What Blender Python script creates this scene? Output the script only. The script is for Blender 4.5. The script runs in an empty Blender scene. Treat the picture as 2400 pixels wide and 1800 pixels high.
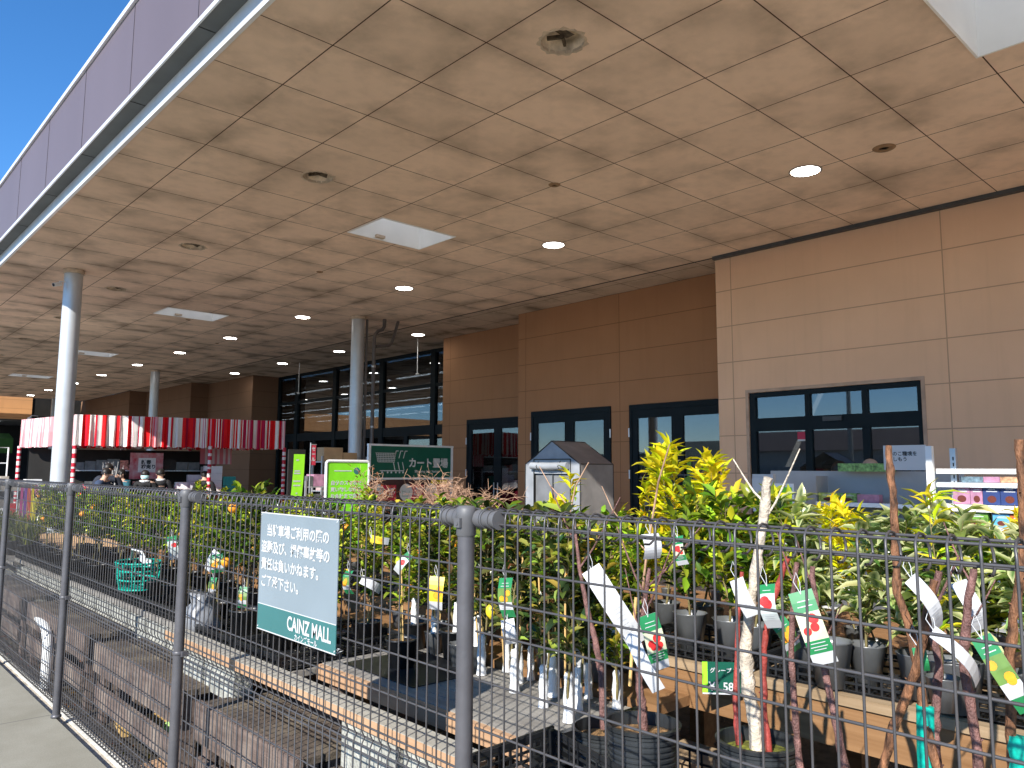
import bpy, bmesh, math, random
from mathutils import Vector, Matrix, noise
R = math.radians
PI = math.pi
C = bpy.context.scene.collection
SC = bpy.context.scene

# ------------------------------------------------------------------ camera
cam_d = bpy.data.cameras.new('camera')
cam = bpy.data.objects.new('camera', cam_d)
C.objects.link(cam)
SC.camera = cam
cam_d.sensor_width = 36.0
cam_d.lens = 27.18
cam_d.clip_start = 0.05
cam_d.clip_end = 3000
right = Vector((0.735115, -0.677924, 0.00499))
down = Vector((0.078814, 0.078149, -0.993821))
fwd = Vector((0.673345, 0.730967, 0.110879))
m = Matrix((right, -down, -fwd)).transposed().to_4x4()
m.translation = Vector((0, 0, 1.6))
cam.matrix_world = m

# ------------------------------------------------------------------ world and sun
world = bpy.data.worlds.new('World')
SC.world = world
world.use_nodes = True
nt = world.node_tree
nt.nodes.clear()
wo = nt.nodes.new('ShaderNodeOutputWorld')
bg = nt.nodes.new('ShaderNodeBackground')
sky = nt.nodes.new('ShaderNodeTexSky')
sky.sky_type = 'NISHITA'
sky.sun_disc = False
SUN_EL = 34.6
sun_h = Vector((0.93, 0.36)).normalized()          # horizontal travel of the light
sky.sun_elevation = R(SUN_EL)
sky.sun_rotation = math.atan2(-sun_h.x, -sun_h.y)
sky.altitude = 1500
sky.air_density = 1.0
sky.dust_density = 0.0
sky.ozone_density = 5.0
bg.inputs['Strength'].default_value = 0.10
hsv = nt.nodes.new('ShaderNodeHueSaturation'); hsv.inputs['Saturation'].default_value = 1.18
nt.links.new(sky.outputs[0], hsv.inputs['Color']); nt.links.new(hsv.outputs[0], bg.inputs[0])
nt.links.new(bg.outputs[0], wo.inputs[0])
sd = bpy.data.lights.new('sun', 'SUN')
sd.energy = 3.6
sd.angle = R(0.5)
sd.color = (1.0, 0.95, 0.86)
sun = bpy.data.objects.new('sun', sd)
C.objects.link(sun)
ldir = Vector((sun_h.x * math.cos(R(SUN_EL)), sun_h.y * math.cos(R(SUN_EL)), -math.sin(R(SUN_EL))))
sun.rotation_euler = ldir.to_track_quat('-Z', 'Y').to_euler()
sun.location = (-20, -8, 20)
SC.view_settings.view_transform = 'Standard'
SC.view_settings.look = 'None'
SC.view_settings.gamma = 1
SC.view_settings.exposure = 1.3
SC.render.engine = 'CYCLES'
SC.cycles.max_bounces = 10
SC.cycles.diffuse_bounces = 6
SC.cycles.transparent_max_bounces = 16

# ------------------------------------------------------------------ materials
MATS = {}
def newmat(name):
    mt = bpy.data.materials.new(name)
    mt.use_nodes = True
    n = mt.node_tree.nodes
    b = n['Principled BSDF']
    MATS[name] = mt
    return mt, mt.node_tree, b
def c4(c): return (c[0], c[1], c[2], 1.0)
def pm(name, col, rough=0.6, metal=0.0, var=0.12, scale=6.0, bump=0.0, spec=0.4, col2=None, stretch=None, bscale=None, detail=5.0):
    mt, t, b = newmat(name)
    n, l = t.nodes, t.links
    b.inputs['Roughness'].default_value = rough
    b.inputs['Metallic'].default_value = metal
    b.inputs['Specular IOR Level'].default_value = spec
    tc = n.new('ShaderNodeTexCoord')
    src = tc.outputs['Object']
    if stretch:
        mp = n.new('ShaderNodeMapping'); mp.inputs['Scale'].default_value = stretch
        l.new(src, mp.inputs[0]); src = mp.outputs[0]
    nz = n.new('ShaderNodeTexNoise'); nz.inputs['Scale'].default_value = scale; nz.inputs['Detail'].default_value = detail
    l.new(src, nz.inputs['Vector'])
    mr = n.new('ShaderNodeValToRGB')
    if col2 is None:
        a = tuple(max(0, c * (1 - var * 1.6)) for c in col); d = tuple(min(1, c * (1 + var * 1.4)) for c in col)
    else: a, d = col, col2
    mr.color_ramp.elements[0].position = 0.3; mr.color_ramp.elements[0].color = c4(a)
    mr.color_ramp.elements[1].position = 0.72; mr.color_ramp.elements[1].color = c4(d)
    l.new(nz.outputs[0], mr.inputs[0]); l.new(mr.outputs[0], b.inputs['Base Color'])
    if bump:
        bp = n.new('ShaderNodeBump'); bp.inputs['Strength'].default_value = bump; bp.inputs['Distance'].default_value = 0.02
        nb = n.new('ShaderNodeTexNoise'); nb.inputs['Scale'].default_value = bscale or scale * 4; nb.inputs['Detail'].default_value = 6
        l.new(src, nb.inputs['Vector']); l.new(nb.outputs[0], bp.inputs['Height']); l.new(bp.outputs[0], b.inputs['Normal'])
    return mt
def em(name, col, st):
    mt, t, b = newmat(name)
    b.inputs['Base Color'].default_value = c4(col)
    b.inputs['Emission Color'].default_value = c4(col)
    b.inputs['Emission Strength'].default_value = st
    return mt
def math_node(t, op, a, b=None, c=None):
    m_ = t.nodes.new('ShaderNodeMath'); m_.operation = op
    for i, v in enumerate((a, b, c)):
        if v is None: continue
        if isinstance(v, (int, float)): m_.inputs[i].default_value = v
        else: t.links.new(v, m_.inputs[i])
    return m_.outputs[0]
def mixc(t, f, a, b, typ='MIX'):
    m_ = t.nodes.new('ShaderNodeMix'); m_.data_type = 'RGBA'; m_.blend_type = typ
    if isinstance(f, (int, float)): m_.inputs[0].default_value = f
    else: t.links.new(f, m_.inputs[0])
    for i, v in ((6, a), (7, b)):
        if isinstance(v, tuple): m_.inputs[i].default_value = c4(v)
        else: t.links.new(v, m_.inputs[i])
    return m_.outputs[2]

# soffit boards: joint lines of a 0.91 m grid, mildew clouds along the joints
T = 0.91
def soffit_mat(name, base, x0, y0, lines=True, mil=0.75):
    mt, t, b = newmat(name)
    n, l = t.nodes, t.links
    tc = n.new('ShaderNodeTexCoord'); sp = n.new('ShaderNodeSeparateXYZ'); l.new(tc.outputs['Object'], sp.inputs[0])
    def dist(o, off):
        u = math_node(t, 'DIVIDE', math_node(t, 'SUBTRACT', o, off), T)
        f = math_node(t, 'FRACT', math_node(t, 'ADD', u, 100.5))
        return math_node(t, 'MULTIPLY', math_node(t, 'ABSOLUTE', math_node(t, 'SUBTRACT', f, 0.5)), T)
    dx, dy = dist(sp.outputs[0], x0), dist(sp.outputs[1], y0)
    dm = math_node(t, 'MINIMUM', dx, dy)
    line = math_node(t, 'LESS_THAN', dm, 0.0058)
    # per-board tone
    ix = math_node(t, 'FLOOR', math_node(t, 'DIVIDE', math_node(t, 'SUBTRACT', sp.outputs[0], x0), T))
    iy = math_node(t, 'FLOOR', math_node(t, 'DIVIDE', math_node(t, 'SUBTRACT', sp.outputs[1], y0), T))
    cb = n.new('ShaderNodeCombineXYZ'); l.new(ix, cb.inputs[0]); l.new(iy, cb.inputs[1])
    wn = n.new('ShaderNodeTexWhiteNoise'); wn.noise_dimensions = '3D'; l.new(cb.outputs[0], wn.inputs['Vector'])
    tone = mixc(t, wn.outputs[0], tuple(c * 0.95 for c in base), tuple(min(1, c * 1.04) for c in base))
    n1 = n.new('ShaderNodeTexNoise'); n1.inputs['Scale'].default_value = 0.9; n1.inputs['Detail'].default_value = 6; n1.inputs['Roughness'].default_value = 0.62
    l.new(tc.outputs['Object'], n1.inputs['Vector'])
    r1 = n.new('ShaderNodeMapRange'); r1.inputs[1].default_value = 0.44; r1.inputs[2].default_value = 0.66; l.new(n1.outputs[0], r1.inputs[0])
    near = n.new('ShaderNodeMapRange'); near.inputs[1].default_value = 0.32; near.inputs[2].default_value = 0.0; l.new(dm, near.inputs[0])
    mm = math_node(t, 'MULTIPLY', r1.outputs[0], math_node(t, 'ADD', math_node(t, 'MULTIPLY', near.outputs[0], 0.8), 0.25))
    far = n.new('ShaderNodeMapRange'); far.inputs[1].default_value = 7; far.inputs[2].default_value = 22; far.inputs[3].default_value = 1.0; far.inputs[4].default_value = 1.75; l.new(sp.outputs[1], far.inputs[0])  # stain mix grows along y, so the far boards are darker
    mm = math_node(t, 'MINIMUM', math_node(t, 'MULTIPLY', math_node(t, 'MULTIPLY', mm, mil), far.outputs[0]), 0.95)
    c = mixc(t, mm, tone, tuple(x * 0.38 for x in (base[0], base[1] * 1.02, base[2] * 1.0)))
    # fine speckle
    n2 = n.new('ShaderNodeTexNoise'); n2.inputs['Scale'].default_value = 7; n2.inputs['Detail'].default_value = 8
    l.new(tc.outputs['Object'], n2.inputs['Vector'])
    r2 = n.new('ShaderNodeMapRange'); r2.inputs[1].default_value = 0.45; r2.inputs[2].default_value = 0.75; r2.inputs[4].default_value = 0.22; l.new(n2.outputs[0], r2.inputs[0])
    c = mixc(t, r2.outputs[0], c, tuple(x * 0.6 for x in base))
    if lines: c = mixc(t, line, c, (0.07, 0.035, 0.022))
    l.new(c, b.inputs['Base Color'])
    b.inputs['Roughness'].default_value = 0.85
    b.inputs['Specular IOR Level'].default_value = 0.15
    bp = n.new('ShaderNodeBump'); bp.inputs['Strength'].default_value = 0.15; bp.inputs['Distance'].default_value = 0.01
    l.new(n2.outputs[0], bp.inputs['Height']); l.new(bp.outputs[0], b.inputs['Normal'])
    return mt
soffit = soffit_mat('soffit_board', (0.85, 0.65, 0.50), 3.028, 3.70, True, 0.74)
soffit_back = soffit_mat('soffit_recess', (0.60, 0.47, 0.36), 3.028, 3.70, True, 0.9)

# wall boards: 0.59 m courses, given vertical joints
def wall_mat(name, base, yj, z0=0.39, pitch=0.5915):
    mt, t, b = newmat(name)
    n, l = t.nodes, t.links
    tc = n.new('ShaderNodeTexCoord'); sp = n.new('ShaderNodeSeparateXYZ'); l.new(tc.outputs['Object'], sp.inputs[0])
    u = math_node(t, 'FRACT', math_node(t, 'ADD', math_node(t, 'DIVIDE', math_node(t, 'SUBTRACT', sp.outputs[2], z0), pitch), 10.5))
    dz = math_node(t, 'MULTIPLY', math_node(t, 'ABSOLUTE', math_node(t, 'SUBTRACT', u, 0.5)), pitch)
    d = dz
    for y in yj:
        d = math_node(t, 'MINIMUM', d, math_node(t, 'ABSOLUTE', math_node(t, 'SUBTRACT', sp.outputs[1], y)))
    line = math_node(t, 'LESS_THAN', d, 0.0075)
    n1 = n.new('ShaderNodeTexNoise'); n1.inputs['Scale'].default_value = 1.3; n1.inputs['Detail'].default_value = 7
    l.new(tc.outputs['Object'], n1.inputs['Vector'])
    c = mixc(t, n1.outputs[0], tuple(x * 0.86 for x in base), tuple(x * 1.1 for x in base))
    mp = n.new('ShaderNodeMapping'); mp.inputs['Scale'].default_value = (9, 9, 0.5); l.new(tc.outputs['Object'], mp.inputs[0])
    n3 = n.new('ShaderNodeTexNoise'); n3.inputs['Scale'].default_value = 1.0; n3.inputs['Detail'].default_value = 4; l.new(mp.outputs[0], n3.inputs['Vector'])
    r3 = n.new('ShaderNodeMapRange'); r3.inputs[1].default_value = 0.5; r3.inputs[2].default_value = 0.8; r3.inputs[4].default_value = 0.3; l.new(n3.outputs[0], r3.inputs[0])
    c = mixc(t, r3.outputs[0], c, tuple(x * 0.75 for x in base))
    c = mixc(t, line, c, tuple(x * 0.58 for x in base))
    l.new(c, b.inputs['Base Color']); b.inputs['Roughness'].default_value = 0.8; b.inputs['Specular IOR Level'].default_value = 0.2
    n4 = n.new('ShaderNodeTexNoise'); n4.inputs['Scale'].default_value = 120; l.new(tc.outputs['Object'], n4.inputs['Vector'])
    h = math_node(t, 'SUBTRACT', math_node(t, 'MULTIPLY', n4.outputs[0], 0.15), line)
    bp = n.new('ShaderNodeBump'); bp.inputs['Strength'].default_value = 0.2; bp.inputs['Distance'].default_value = 0.005
    l.new(h, bp.inputs['Height']); l.new(bp.outputs[0], b.inputs['Normal'])
    return mt
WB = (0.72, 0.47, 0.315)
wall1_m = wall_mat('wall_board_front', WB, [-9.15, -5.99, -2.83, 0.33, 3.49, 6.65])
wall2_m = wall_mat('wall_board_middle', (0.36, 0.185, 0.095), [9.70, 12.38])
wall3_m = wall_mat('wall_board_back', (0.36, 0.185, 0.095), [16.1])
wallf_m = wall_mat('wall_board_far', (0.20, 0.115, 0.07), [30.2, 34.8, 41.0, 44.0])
annex_m = wall_mat('annex_panel', (0.70, 0.36, 0.16), [5.0], 0.1, 0.45)

frame_m = pm('door_frame_dark', (0.008, 0.014, 0.018), 0.5, 0.0, 0.1, 3, spec=0.12)
steel_m = pm('brushed_steel', (0.55, 0.56, 0.57), 0.4, 0.7, 0.08, 4)
alu_m = pm('aluminium_trim', (0.82, 0.84, 0.86), 0.35, 0.35, 0.05, 4)
colpaint = pm('column_grey_paint', (0.50, 0.52, 0.54), 0.33, 0.25, 0.07, 2.5, bump=0.03)
coldark = pm('column_dark_paint', (0.25, 0.26, 0.27), 0.35, 0.25, 0.07, 2.5)
fascia_m = pm('fascia_mauve', (0.135, 0.108, 0.122), 0.5, 0.1, 0.04, 0.8, stretch=(1, 1, 0.2))
gutter_m = pm('fascia_soffit_grey', (0.13, 0.14, 0.14), 0.7, 0, 0.12, 2)
white_m = pm('white_paint', (0.80, 0.81, 0.80), 0.45, 0, 0.03, 3)
whiteshaft = pm('white_shaft', (0.84, 0.84, 0.82), 0.6, 0, 0.05, 1.5)
dark_m = pm('dark_void', (0.015, 0.014, 0.013), 0.8, 0, 0.2, 3)
hole_m = pm('vent_inside', (0.62, 0.52, 0.40), 0.85, 0, 0.35, 9, bump=0.3)
rim_m = pm('vent_rim', (0.55, 0.44, 0.33), 0.7, 0, 0.15, 12)
lamp_m = em('downlight_lens', (1.0, 0.97, 0.9), 12.0)
tube_m = em('fluorescent_tube', (0.95, 0.98, 1.0), 2.2)
fence_m = pm('fence_steel_bronze', (0.088, 0.085, 0.089), 0.42, 0.35, 0.10, 14, spec=0.5)
post_m = pm('fence_post_paint', (0.105, 0.102, 0.110), 0.42, 0.3, 0.12, 9, bump=0.06, bscale=40, spec=0.5)
plast_m = pm('coupling_plastic', (0.10, 0.10, 0.105), 0.5, 0, 0.1, 12)
asphalt_m = pm('forecourt_asphalt', (0.48, 0.43, 0.36), 0.9, 0, 0.25, 9, bump=0.4, bscale=90)
litter_m = pm('leaf_litter', (0.10, 0.055, 0.025), 0.9, 0, 0.4, 9)
black_m = pm('black_plastic', (0.014, 0.015, 0.017), 0.38, 0, 0.2, 10, spec=0.5)
pot_m = pm('pot_film', (0.10, 0.105, 0.11), 0.3, 0, 0.25, 9, spec=0.6)
ribpot_m = pm('ribbed_pot', (0.022, 0.025, 0.028), 0.36, 0, 0.25, 8, spec=0.5)
soil_m = pm('pot_soil', (0.10, 0.06, 0.03), 0.95, 0, 0.4, 40, bump=0.6)
bark_m = pm('bark_mulch', (0.30, 0.17, 0.07), 0.9, 0, 0.5, 60, bump=0.6)
moss_m = pm('moss_soil', (0.16, 0.17, 0.02), 0.9, 0, 0.5, 50, bump=0.6)
block_m = pm('concrete_block', (0.36, 0.36, 0.32), 0.95, 0, 0.22, 14, bump=0.5, bscale=80)
teal_m = pm('teal_net', (0.0, 0.35, 0.27), 0.5, 0, 0.25, 60)
paper_m = pm('white_tag_plastic', (0.50, 0.51, 0.53), 0.35, 0, 0.02, 3)
greenlab = pm('tag_green', (0.02, 0.20, 0.07), 0.35, 0, 0.1, 10)
darkgreen = pm('sign_dark_green', (0.008, 0.085, 0.055), 0.35, 0, 0.06, 4)
lime_m = pm('sign_lime', (0.20, 0.62, 0.02), 0.4, 0, 0.1, 4)
limeb = pm('banner_lime', (0.32, 0.80, 0.03), 0.5, 0, 0.07, 4)
crimson = pm('sign_crimson', (0.42, 0.015, 0.05), 0.4, 0, 0.05, 4)
red_m = pm('fabric_red', (0.60, 0.012, 0.02), 0.7, 0, 0.08, 8)
orange_m = pm('orange_peel', (0.85, 0.32, 0.02), 0.45, 0, 0.1, 20)
yellow_m = pm('lemon_peel', (0.85, 0.65, 0.03), 0.45, 0, 0.08, 20)
navy_m = pm('box_navy', (0.03, 0.05, 0.16), 0.4, 0, 0.1, 5)
mauve_m = pm('box_mauve', (0.40, 0.20, 0.30), 0.4, 0, 0.2, 12)
pink_m = pm('box_pink', (0.60, 0.08, 0.18), 0.4, 0, 0.25, 18)
blue_m = pm('box_blue', (0.10, 0.35, 0.55), 0.4, 0, 0.15, 8)
boxgreen = pm('box_green', (0.12, 0.26, 0.04), 0.4, 0, 0.4, 25)
boxorange = pm('box_orange', (0.60, 0.12, 0.03), 0.4, 0, 0.15, 12)
boxteal = pm('box_teal', (0.02, 0.30, 0.28), 0.4, 0, 0.15, 12)
card_m = pm('cardboard', (0.50, 0.32, 0.17), 0.8, 0, 0.08, 6)
signgrey = pm('sign_pale_blue', (0.20, 0.245, 0.275), 0.45, 0, 0.05, 3)
signteal = pm('sign_teal', (0.04, 0.145, 0.145), 0.4, 0, 0.06, 3)
ink_m = pm('black_ink', (0.02, 0.02, 0.02), 0.5)
fabwhite = pm('lettering_white', (0.50, 0.51, 0.51), 0.5, 0, 0.01, 3)
ghclear = pm('greenhouse_film', (0.27, 0.285, 0.31), 0.3, 0, 0.12, 5, bump=0.35, bscale=7)
ghgrey = pm('greenhouse_film_grey', (0.20, 0.19, 0.185), 0.35, 0, 0.15, 4, bump=0.35, bscale=6)
brass_m = pm('sensor_grey', (0.05, 0.05, 0.05), 0.4)
skin_m = pm('skin', (0.55, 0.33, 0.23), 0.6, 0, 0.04, 8)
hair_m = pm('hair_black', (0.012, 0.010, 0.009), 0.5, 0, 0.2, 30)
bark1 = pm('bark_brown', (0.19, 0.085, 0.04), 0.7, 0, 0.55, 22, bump=0.5, stretch=(3, 3, 1))
bark2 = pm('bark_purple', (0.17, 0.085, 0.075), 0.6, 0, 0.4, 25, bump=0.5, stretch=(2, 2, 1.5))
bark3 = pm('bark_pale', (0.52, 0.45, 0.36), 0.85, 0, 0.25, 25, bump=0.5)
bark4 = pm('bark_red', (0.30, 0.05, 0.04), 0.5, 0, 0.3, 18, bump=0.3)
stemg = pm('stem_green_brown', (0.16, 0.13, 0.05), 0.7, 0, 0.25, 20)
cane_m = pm('bamboo_cane', (0.55, 0.36, 0.14), 0.5, 0, 0.15, 12)
twig_m = pm('dry_twig', (0.42, 0.26, 0.17), 0.8, 0, 0.35, 9)
sleeve_m = pm('white_sleeve', (0.74, 0.75, 0.76), 0.4, 0, 0.1, 12, bump=0.3)

def wood_mat(name, a, b_, axis, dirt=None, rough=0.75, bump=0.4, sc=1.0):
    """planed or weathered timber with grain running along the given axis (0 x, 1 y, 2 z)"""
    mt, t, b = newmat(name)
    n, l = t.nodes, t.links
    tc = n.new('ShaderNodeTexCoord')
    mp = n.new('ShaderNodeMapping')
    s = [22 * sc] * 3; s[axis] = 1.2 * sc
    mp.inputs['Scale'].default_value = s
    l.new(tc.outputs['Object'], mp.inputs[0])
    n1 = n.new('ShaderNodeTexNoise'); n1.inputs['Scale'].default_value = 1.0; n1.inputs['Detail'].default_value = 8; n1.inputs['Roughness'].default_value = 0.65; n1.inputs['Distortion'].default_value = 0.6
    l.new(mp.outputs[0], n1.inputs['Vector'])
    rr = n.new('ShaderNodeMapRange'); rr.inputs[1].default_value = 0.3; rr.inputs[2].default_value = 0.7; l.new(n1.outputs[0], rr.inputs[0])
    c = mixc(t, rr.outputs[0], a, b_)
    if dirt:
        n2 = n.new('ShaderNodeTexNoise'); n2.inputs['Scale'].default_value = 5; n2.inputs['Detail'].default_value = 8
        l.new(tc.outputs['Object'], n2.inputs['Vector'])
        r2 = n.new('ShaderNodeMapRange'); r2.inputs[1].default_value = 0.45; r2.inputs[2].default_value = 0.7; r2.inputs[4].default_value = 0.8; l.new(n2.outputs[0], r2.inputs[0])
        c = mixc(t, r2.outputs[0], c, dirt)
    l.new(c, b.inputs['Base Color']); b.inputs['Roughness'].default_value = rough; b.inputs['Specular IOR Level'].default_value = 0.25
    bp = n.new('ShaderNodeBump'); bp.inputs['Strength'].default_value = bump; bp.inputs['Distance'].default_value = 0.01
    l.new(n1.outputs[0], bp.inputs['Height']); l.new(bp.outputs[0], b.inputs['Normal'])
    return mt
newwood = wood_mat('new_deck_wood', (0.22, 0.15, 0.085), (0.37, 0.27, 0.17), 1, rough=0.6, bump=0.15)
brownwood = wood_mat('brown_bearer_wood', (0.17, 0.085, 0.035), (0.27, 0.15, 0.07), 1, rough=0.6, bump=0.2)
sidewood = wood_mat('pine_edge', (0.36, 0.21, 0.12), (0.46, 0.30, 0.185), 1, bump=0.15)
greywood = wood_mat('grey_deck_wood', (0.20, 0.185, 0.165), (0.31, 0.29, 0.26), 1, dirt=(0.16, 0.145, 0.13), bump=0.4)
paleplank = wood_mat('pale_plank', (0.27, 0.25, 0.215), (0.38, 0.36, 0.31), 1, bump=0.3)
oldwood = wood_mat('weathered_wood', (0.07, 0.05, 0.042), (0.19, 0.14, 0.12), 1, dirt=(0.25, 0.205, 0.17), rough=0.9, bump=1.0)
oldtop = wood_mat('weathered_top', (0.04, 0.032, 0.026), (0.12, 0.092, 0.072), 1, dirt=(0.17, 0.14, 0.10), rough=0.95, bump=1.0)

# pavement concrete with its joint
def pavement_mat():
    mt, t, b = newmat('pavement_concrete')
    n, l = t.nodes, t.links
    tc = n.new('ShaderNodeTexCoord'); sp = n.new('ShaderNodeSeparateXYZ'); l.new(tc.outputs['Object'], sp.inputs[0])
    u = math_node(t, 'FRACT', math_node(t, 'ADD', math_node(t, 'DIVIDE', math_node(t, 'SUBTRACT', sp.outputs[1], 5.89), 3.0), 50.5))
    d = math_node(t, 'MULTIPLY', math_node(t, 'ABSOLUTE', math_node(t, 'SUBTRACT', u, 0.5)), 3.0)
    line = math_node(t, 'LESS_THAN', d, 0.006)
    n1 = n.new('ShaderNodeTexNoise'); n1.inputs['Scale'].default_value = 2.2; n1.inputs['Detail'].default_value = 9; n1.inputs['Roughness'].default_value = 0.65
    l.new(tc.outputs['Object'], n1.inputs['Vector'])
    r = n.new('ShaderNodeMapRange'); r.inputs[1].default_value = 0.35; r.inputs[2].default_value = 0.7; l.new(n1.outputs[0], r.inputs[0])
    c = mixc(t, r.outputs[0], (0.215, 0.20, 0.155), (0.28, 0.265, 0.215))
    n2 = n.new('ShaderNodeTexNoise'); n2.inputs['Scale'].default_value = 140; n2.inputs['Detail'].default_value = 2; l.new(tc.outputs['Object'], n2.inputs['Vector'])
    r2 = n.new('ShaderNodeMapRange'); r2.inputs[1].default_value = 0.3; r2.inputs[2].default_value = 0.7; r2.inputs[3].default_value = 0.85; r2.inputs[4].default_value = 1.1; l.new(n2.outputs[0], r2.inputs[0])
    c2 = n.new('ShaderNodeVectorMath'); c2.operation = 'SCALE'; l.new(c, c2.inputs[0]); l.new(r2.outputs[0], c2.inputs['Scale'])
    c = mixc(t, line, c2.outputs[0], (0.13, 0.12, 0.10))
    l.new(c, b.inputs['Base Color']); b.inputs['Roughness'].default_value = 0.9
    bp = n.new('ShaderNodeBump'); bp.inputs['Strength'].default_value = 0.3; bp.inputs['Distance'].default_value = 0.004
    l.new(n2.outputs[0], bp.inputs['Height']); l.new(bp.outputs[0], b.inputs['Normal'])
    return mt
pave_m = pavement_mat()
# glass of doors and shopfront: dark reflective sheet one sees into
def glass_mat(name, tint, refl):
    mt, t, b = newmat(name)
    n, l = t.nodes, t.links
    n.remove(b)
    out = n['Material Output']
    tr = n.new('ShaderNodeBsdfTransparent'); tr.inputs[0].default_value = c4(tint)
    gl = n.new('ShaderNodeBsdfGlossy'); gl.inputs['Roughness'].default_value = 0.015; gl.inputs[0].default_value = (0.92, 0.95, 0.97, 1)
    fr = n.new('ShaderNodeFresnel'); fr.inputs[0].default_value = 1.55
    f = math_node(t, 'MINIMUM', math_node(t, 'ADD', math_node(t, 'MULTIPLY', fr.outputs[0], 1.2), refl), 0.95)
    mx = n.new('ShaderNodeMixShader'); l.new(f, mx.inputs[0]); l.new(tr.outputs[0], mx.inputs[1]); l.new(gl.outputs[0], mx.inputs[2])
    l.new(mx.outputs[0], out.inputs[0])
    return mt
glass_m = glass_mat('tinted_glass', (0.5, 0.53, 0.55), 0.045)
# leaves: colour comes from a per-leaf attribute
def leaf_mat(name, gl=0.35):
    mt, t, b = newmat(name)
    n, l = t.nodes, t.links
    at = n.new('ShaderNodeAttribute'); at.attribute_name = 'leafcol'
    oi = n.new('ShaderNodeObjectInfo')
    hs = n.new('ShaderNodeHueSaturation')
    r = n.new('ShaderNodeMapRange'); r.inputs[3].default_value = 0.85; r.inputs[4].default_value = 1.18; l.new(oi.outputs['Random'], r.inputs[0])
    l.new(r.outputs[0], hs.inputs['Value']); l.new(at.outputs['Color'], hs.inputs['Color'])
    l.new(hs.outputs[0], b.inputs['Base Color']); b.inputs['Roughness'].default_value = gl; b.inputs['Specular IOR Level'].default_value = 0.45
    tl = n.new('ShaderNodeBsdfTranslucent')
    mu = mixc(t, 1.0, hs.outputs[0], (1.0, 1.15, 0.5), 'MULTIPLY'); l.new(mu, tl.inputs[0])
    mx = n.new('ShaderNodeMixShader'); mx.inputs[0].default_value = 0.38
    l.new(b.outputs[0], mx.inputs[1]); l.new(tl.outputs[0], mx.inputs[2]); l.new(mx.outputs[0], n['Material Output'].inputs[0])
    return mt
leaf_m = leaf_mat('leaf', 0.27)
# festive cloth: vertical (uv x) stripes in red, white and pink of uneven width
def stripe_mat(name, axis, scale):
    mt, t, b = newmat(name)
    n, l = t.nodes, t.links
    at = n.new('ShaderNodeAttribute'); at.attribute_name = 'leafcol'
    l.new(at.outputs['Color'], b.inputs['Base Color']); b.inputs['Roughness'].default_value = 0.75; b.inputs['Specular IOR Level'].default_value = 0.2
    tl = n.new('ShaderNodeBsdfTranslucent'); l.new(at.outputs['Color'], tl.inputs[0])
    mx = n.new('ShaderNodeMixShader'); mx.inputs[0].default_value = 0.2
    l.new(b.outputs[0], mx.inputs[1]); l.new(tl.outputs[0], mx.inputs[2]); l.new(mx.outputs[0], n['Material Output'].inputs[0])
    return mt
cloth_m = stripe_mat('festive_cloth', 0, 1)

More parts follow.
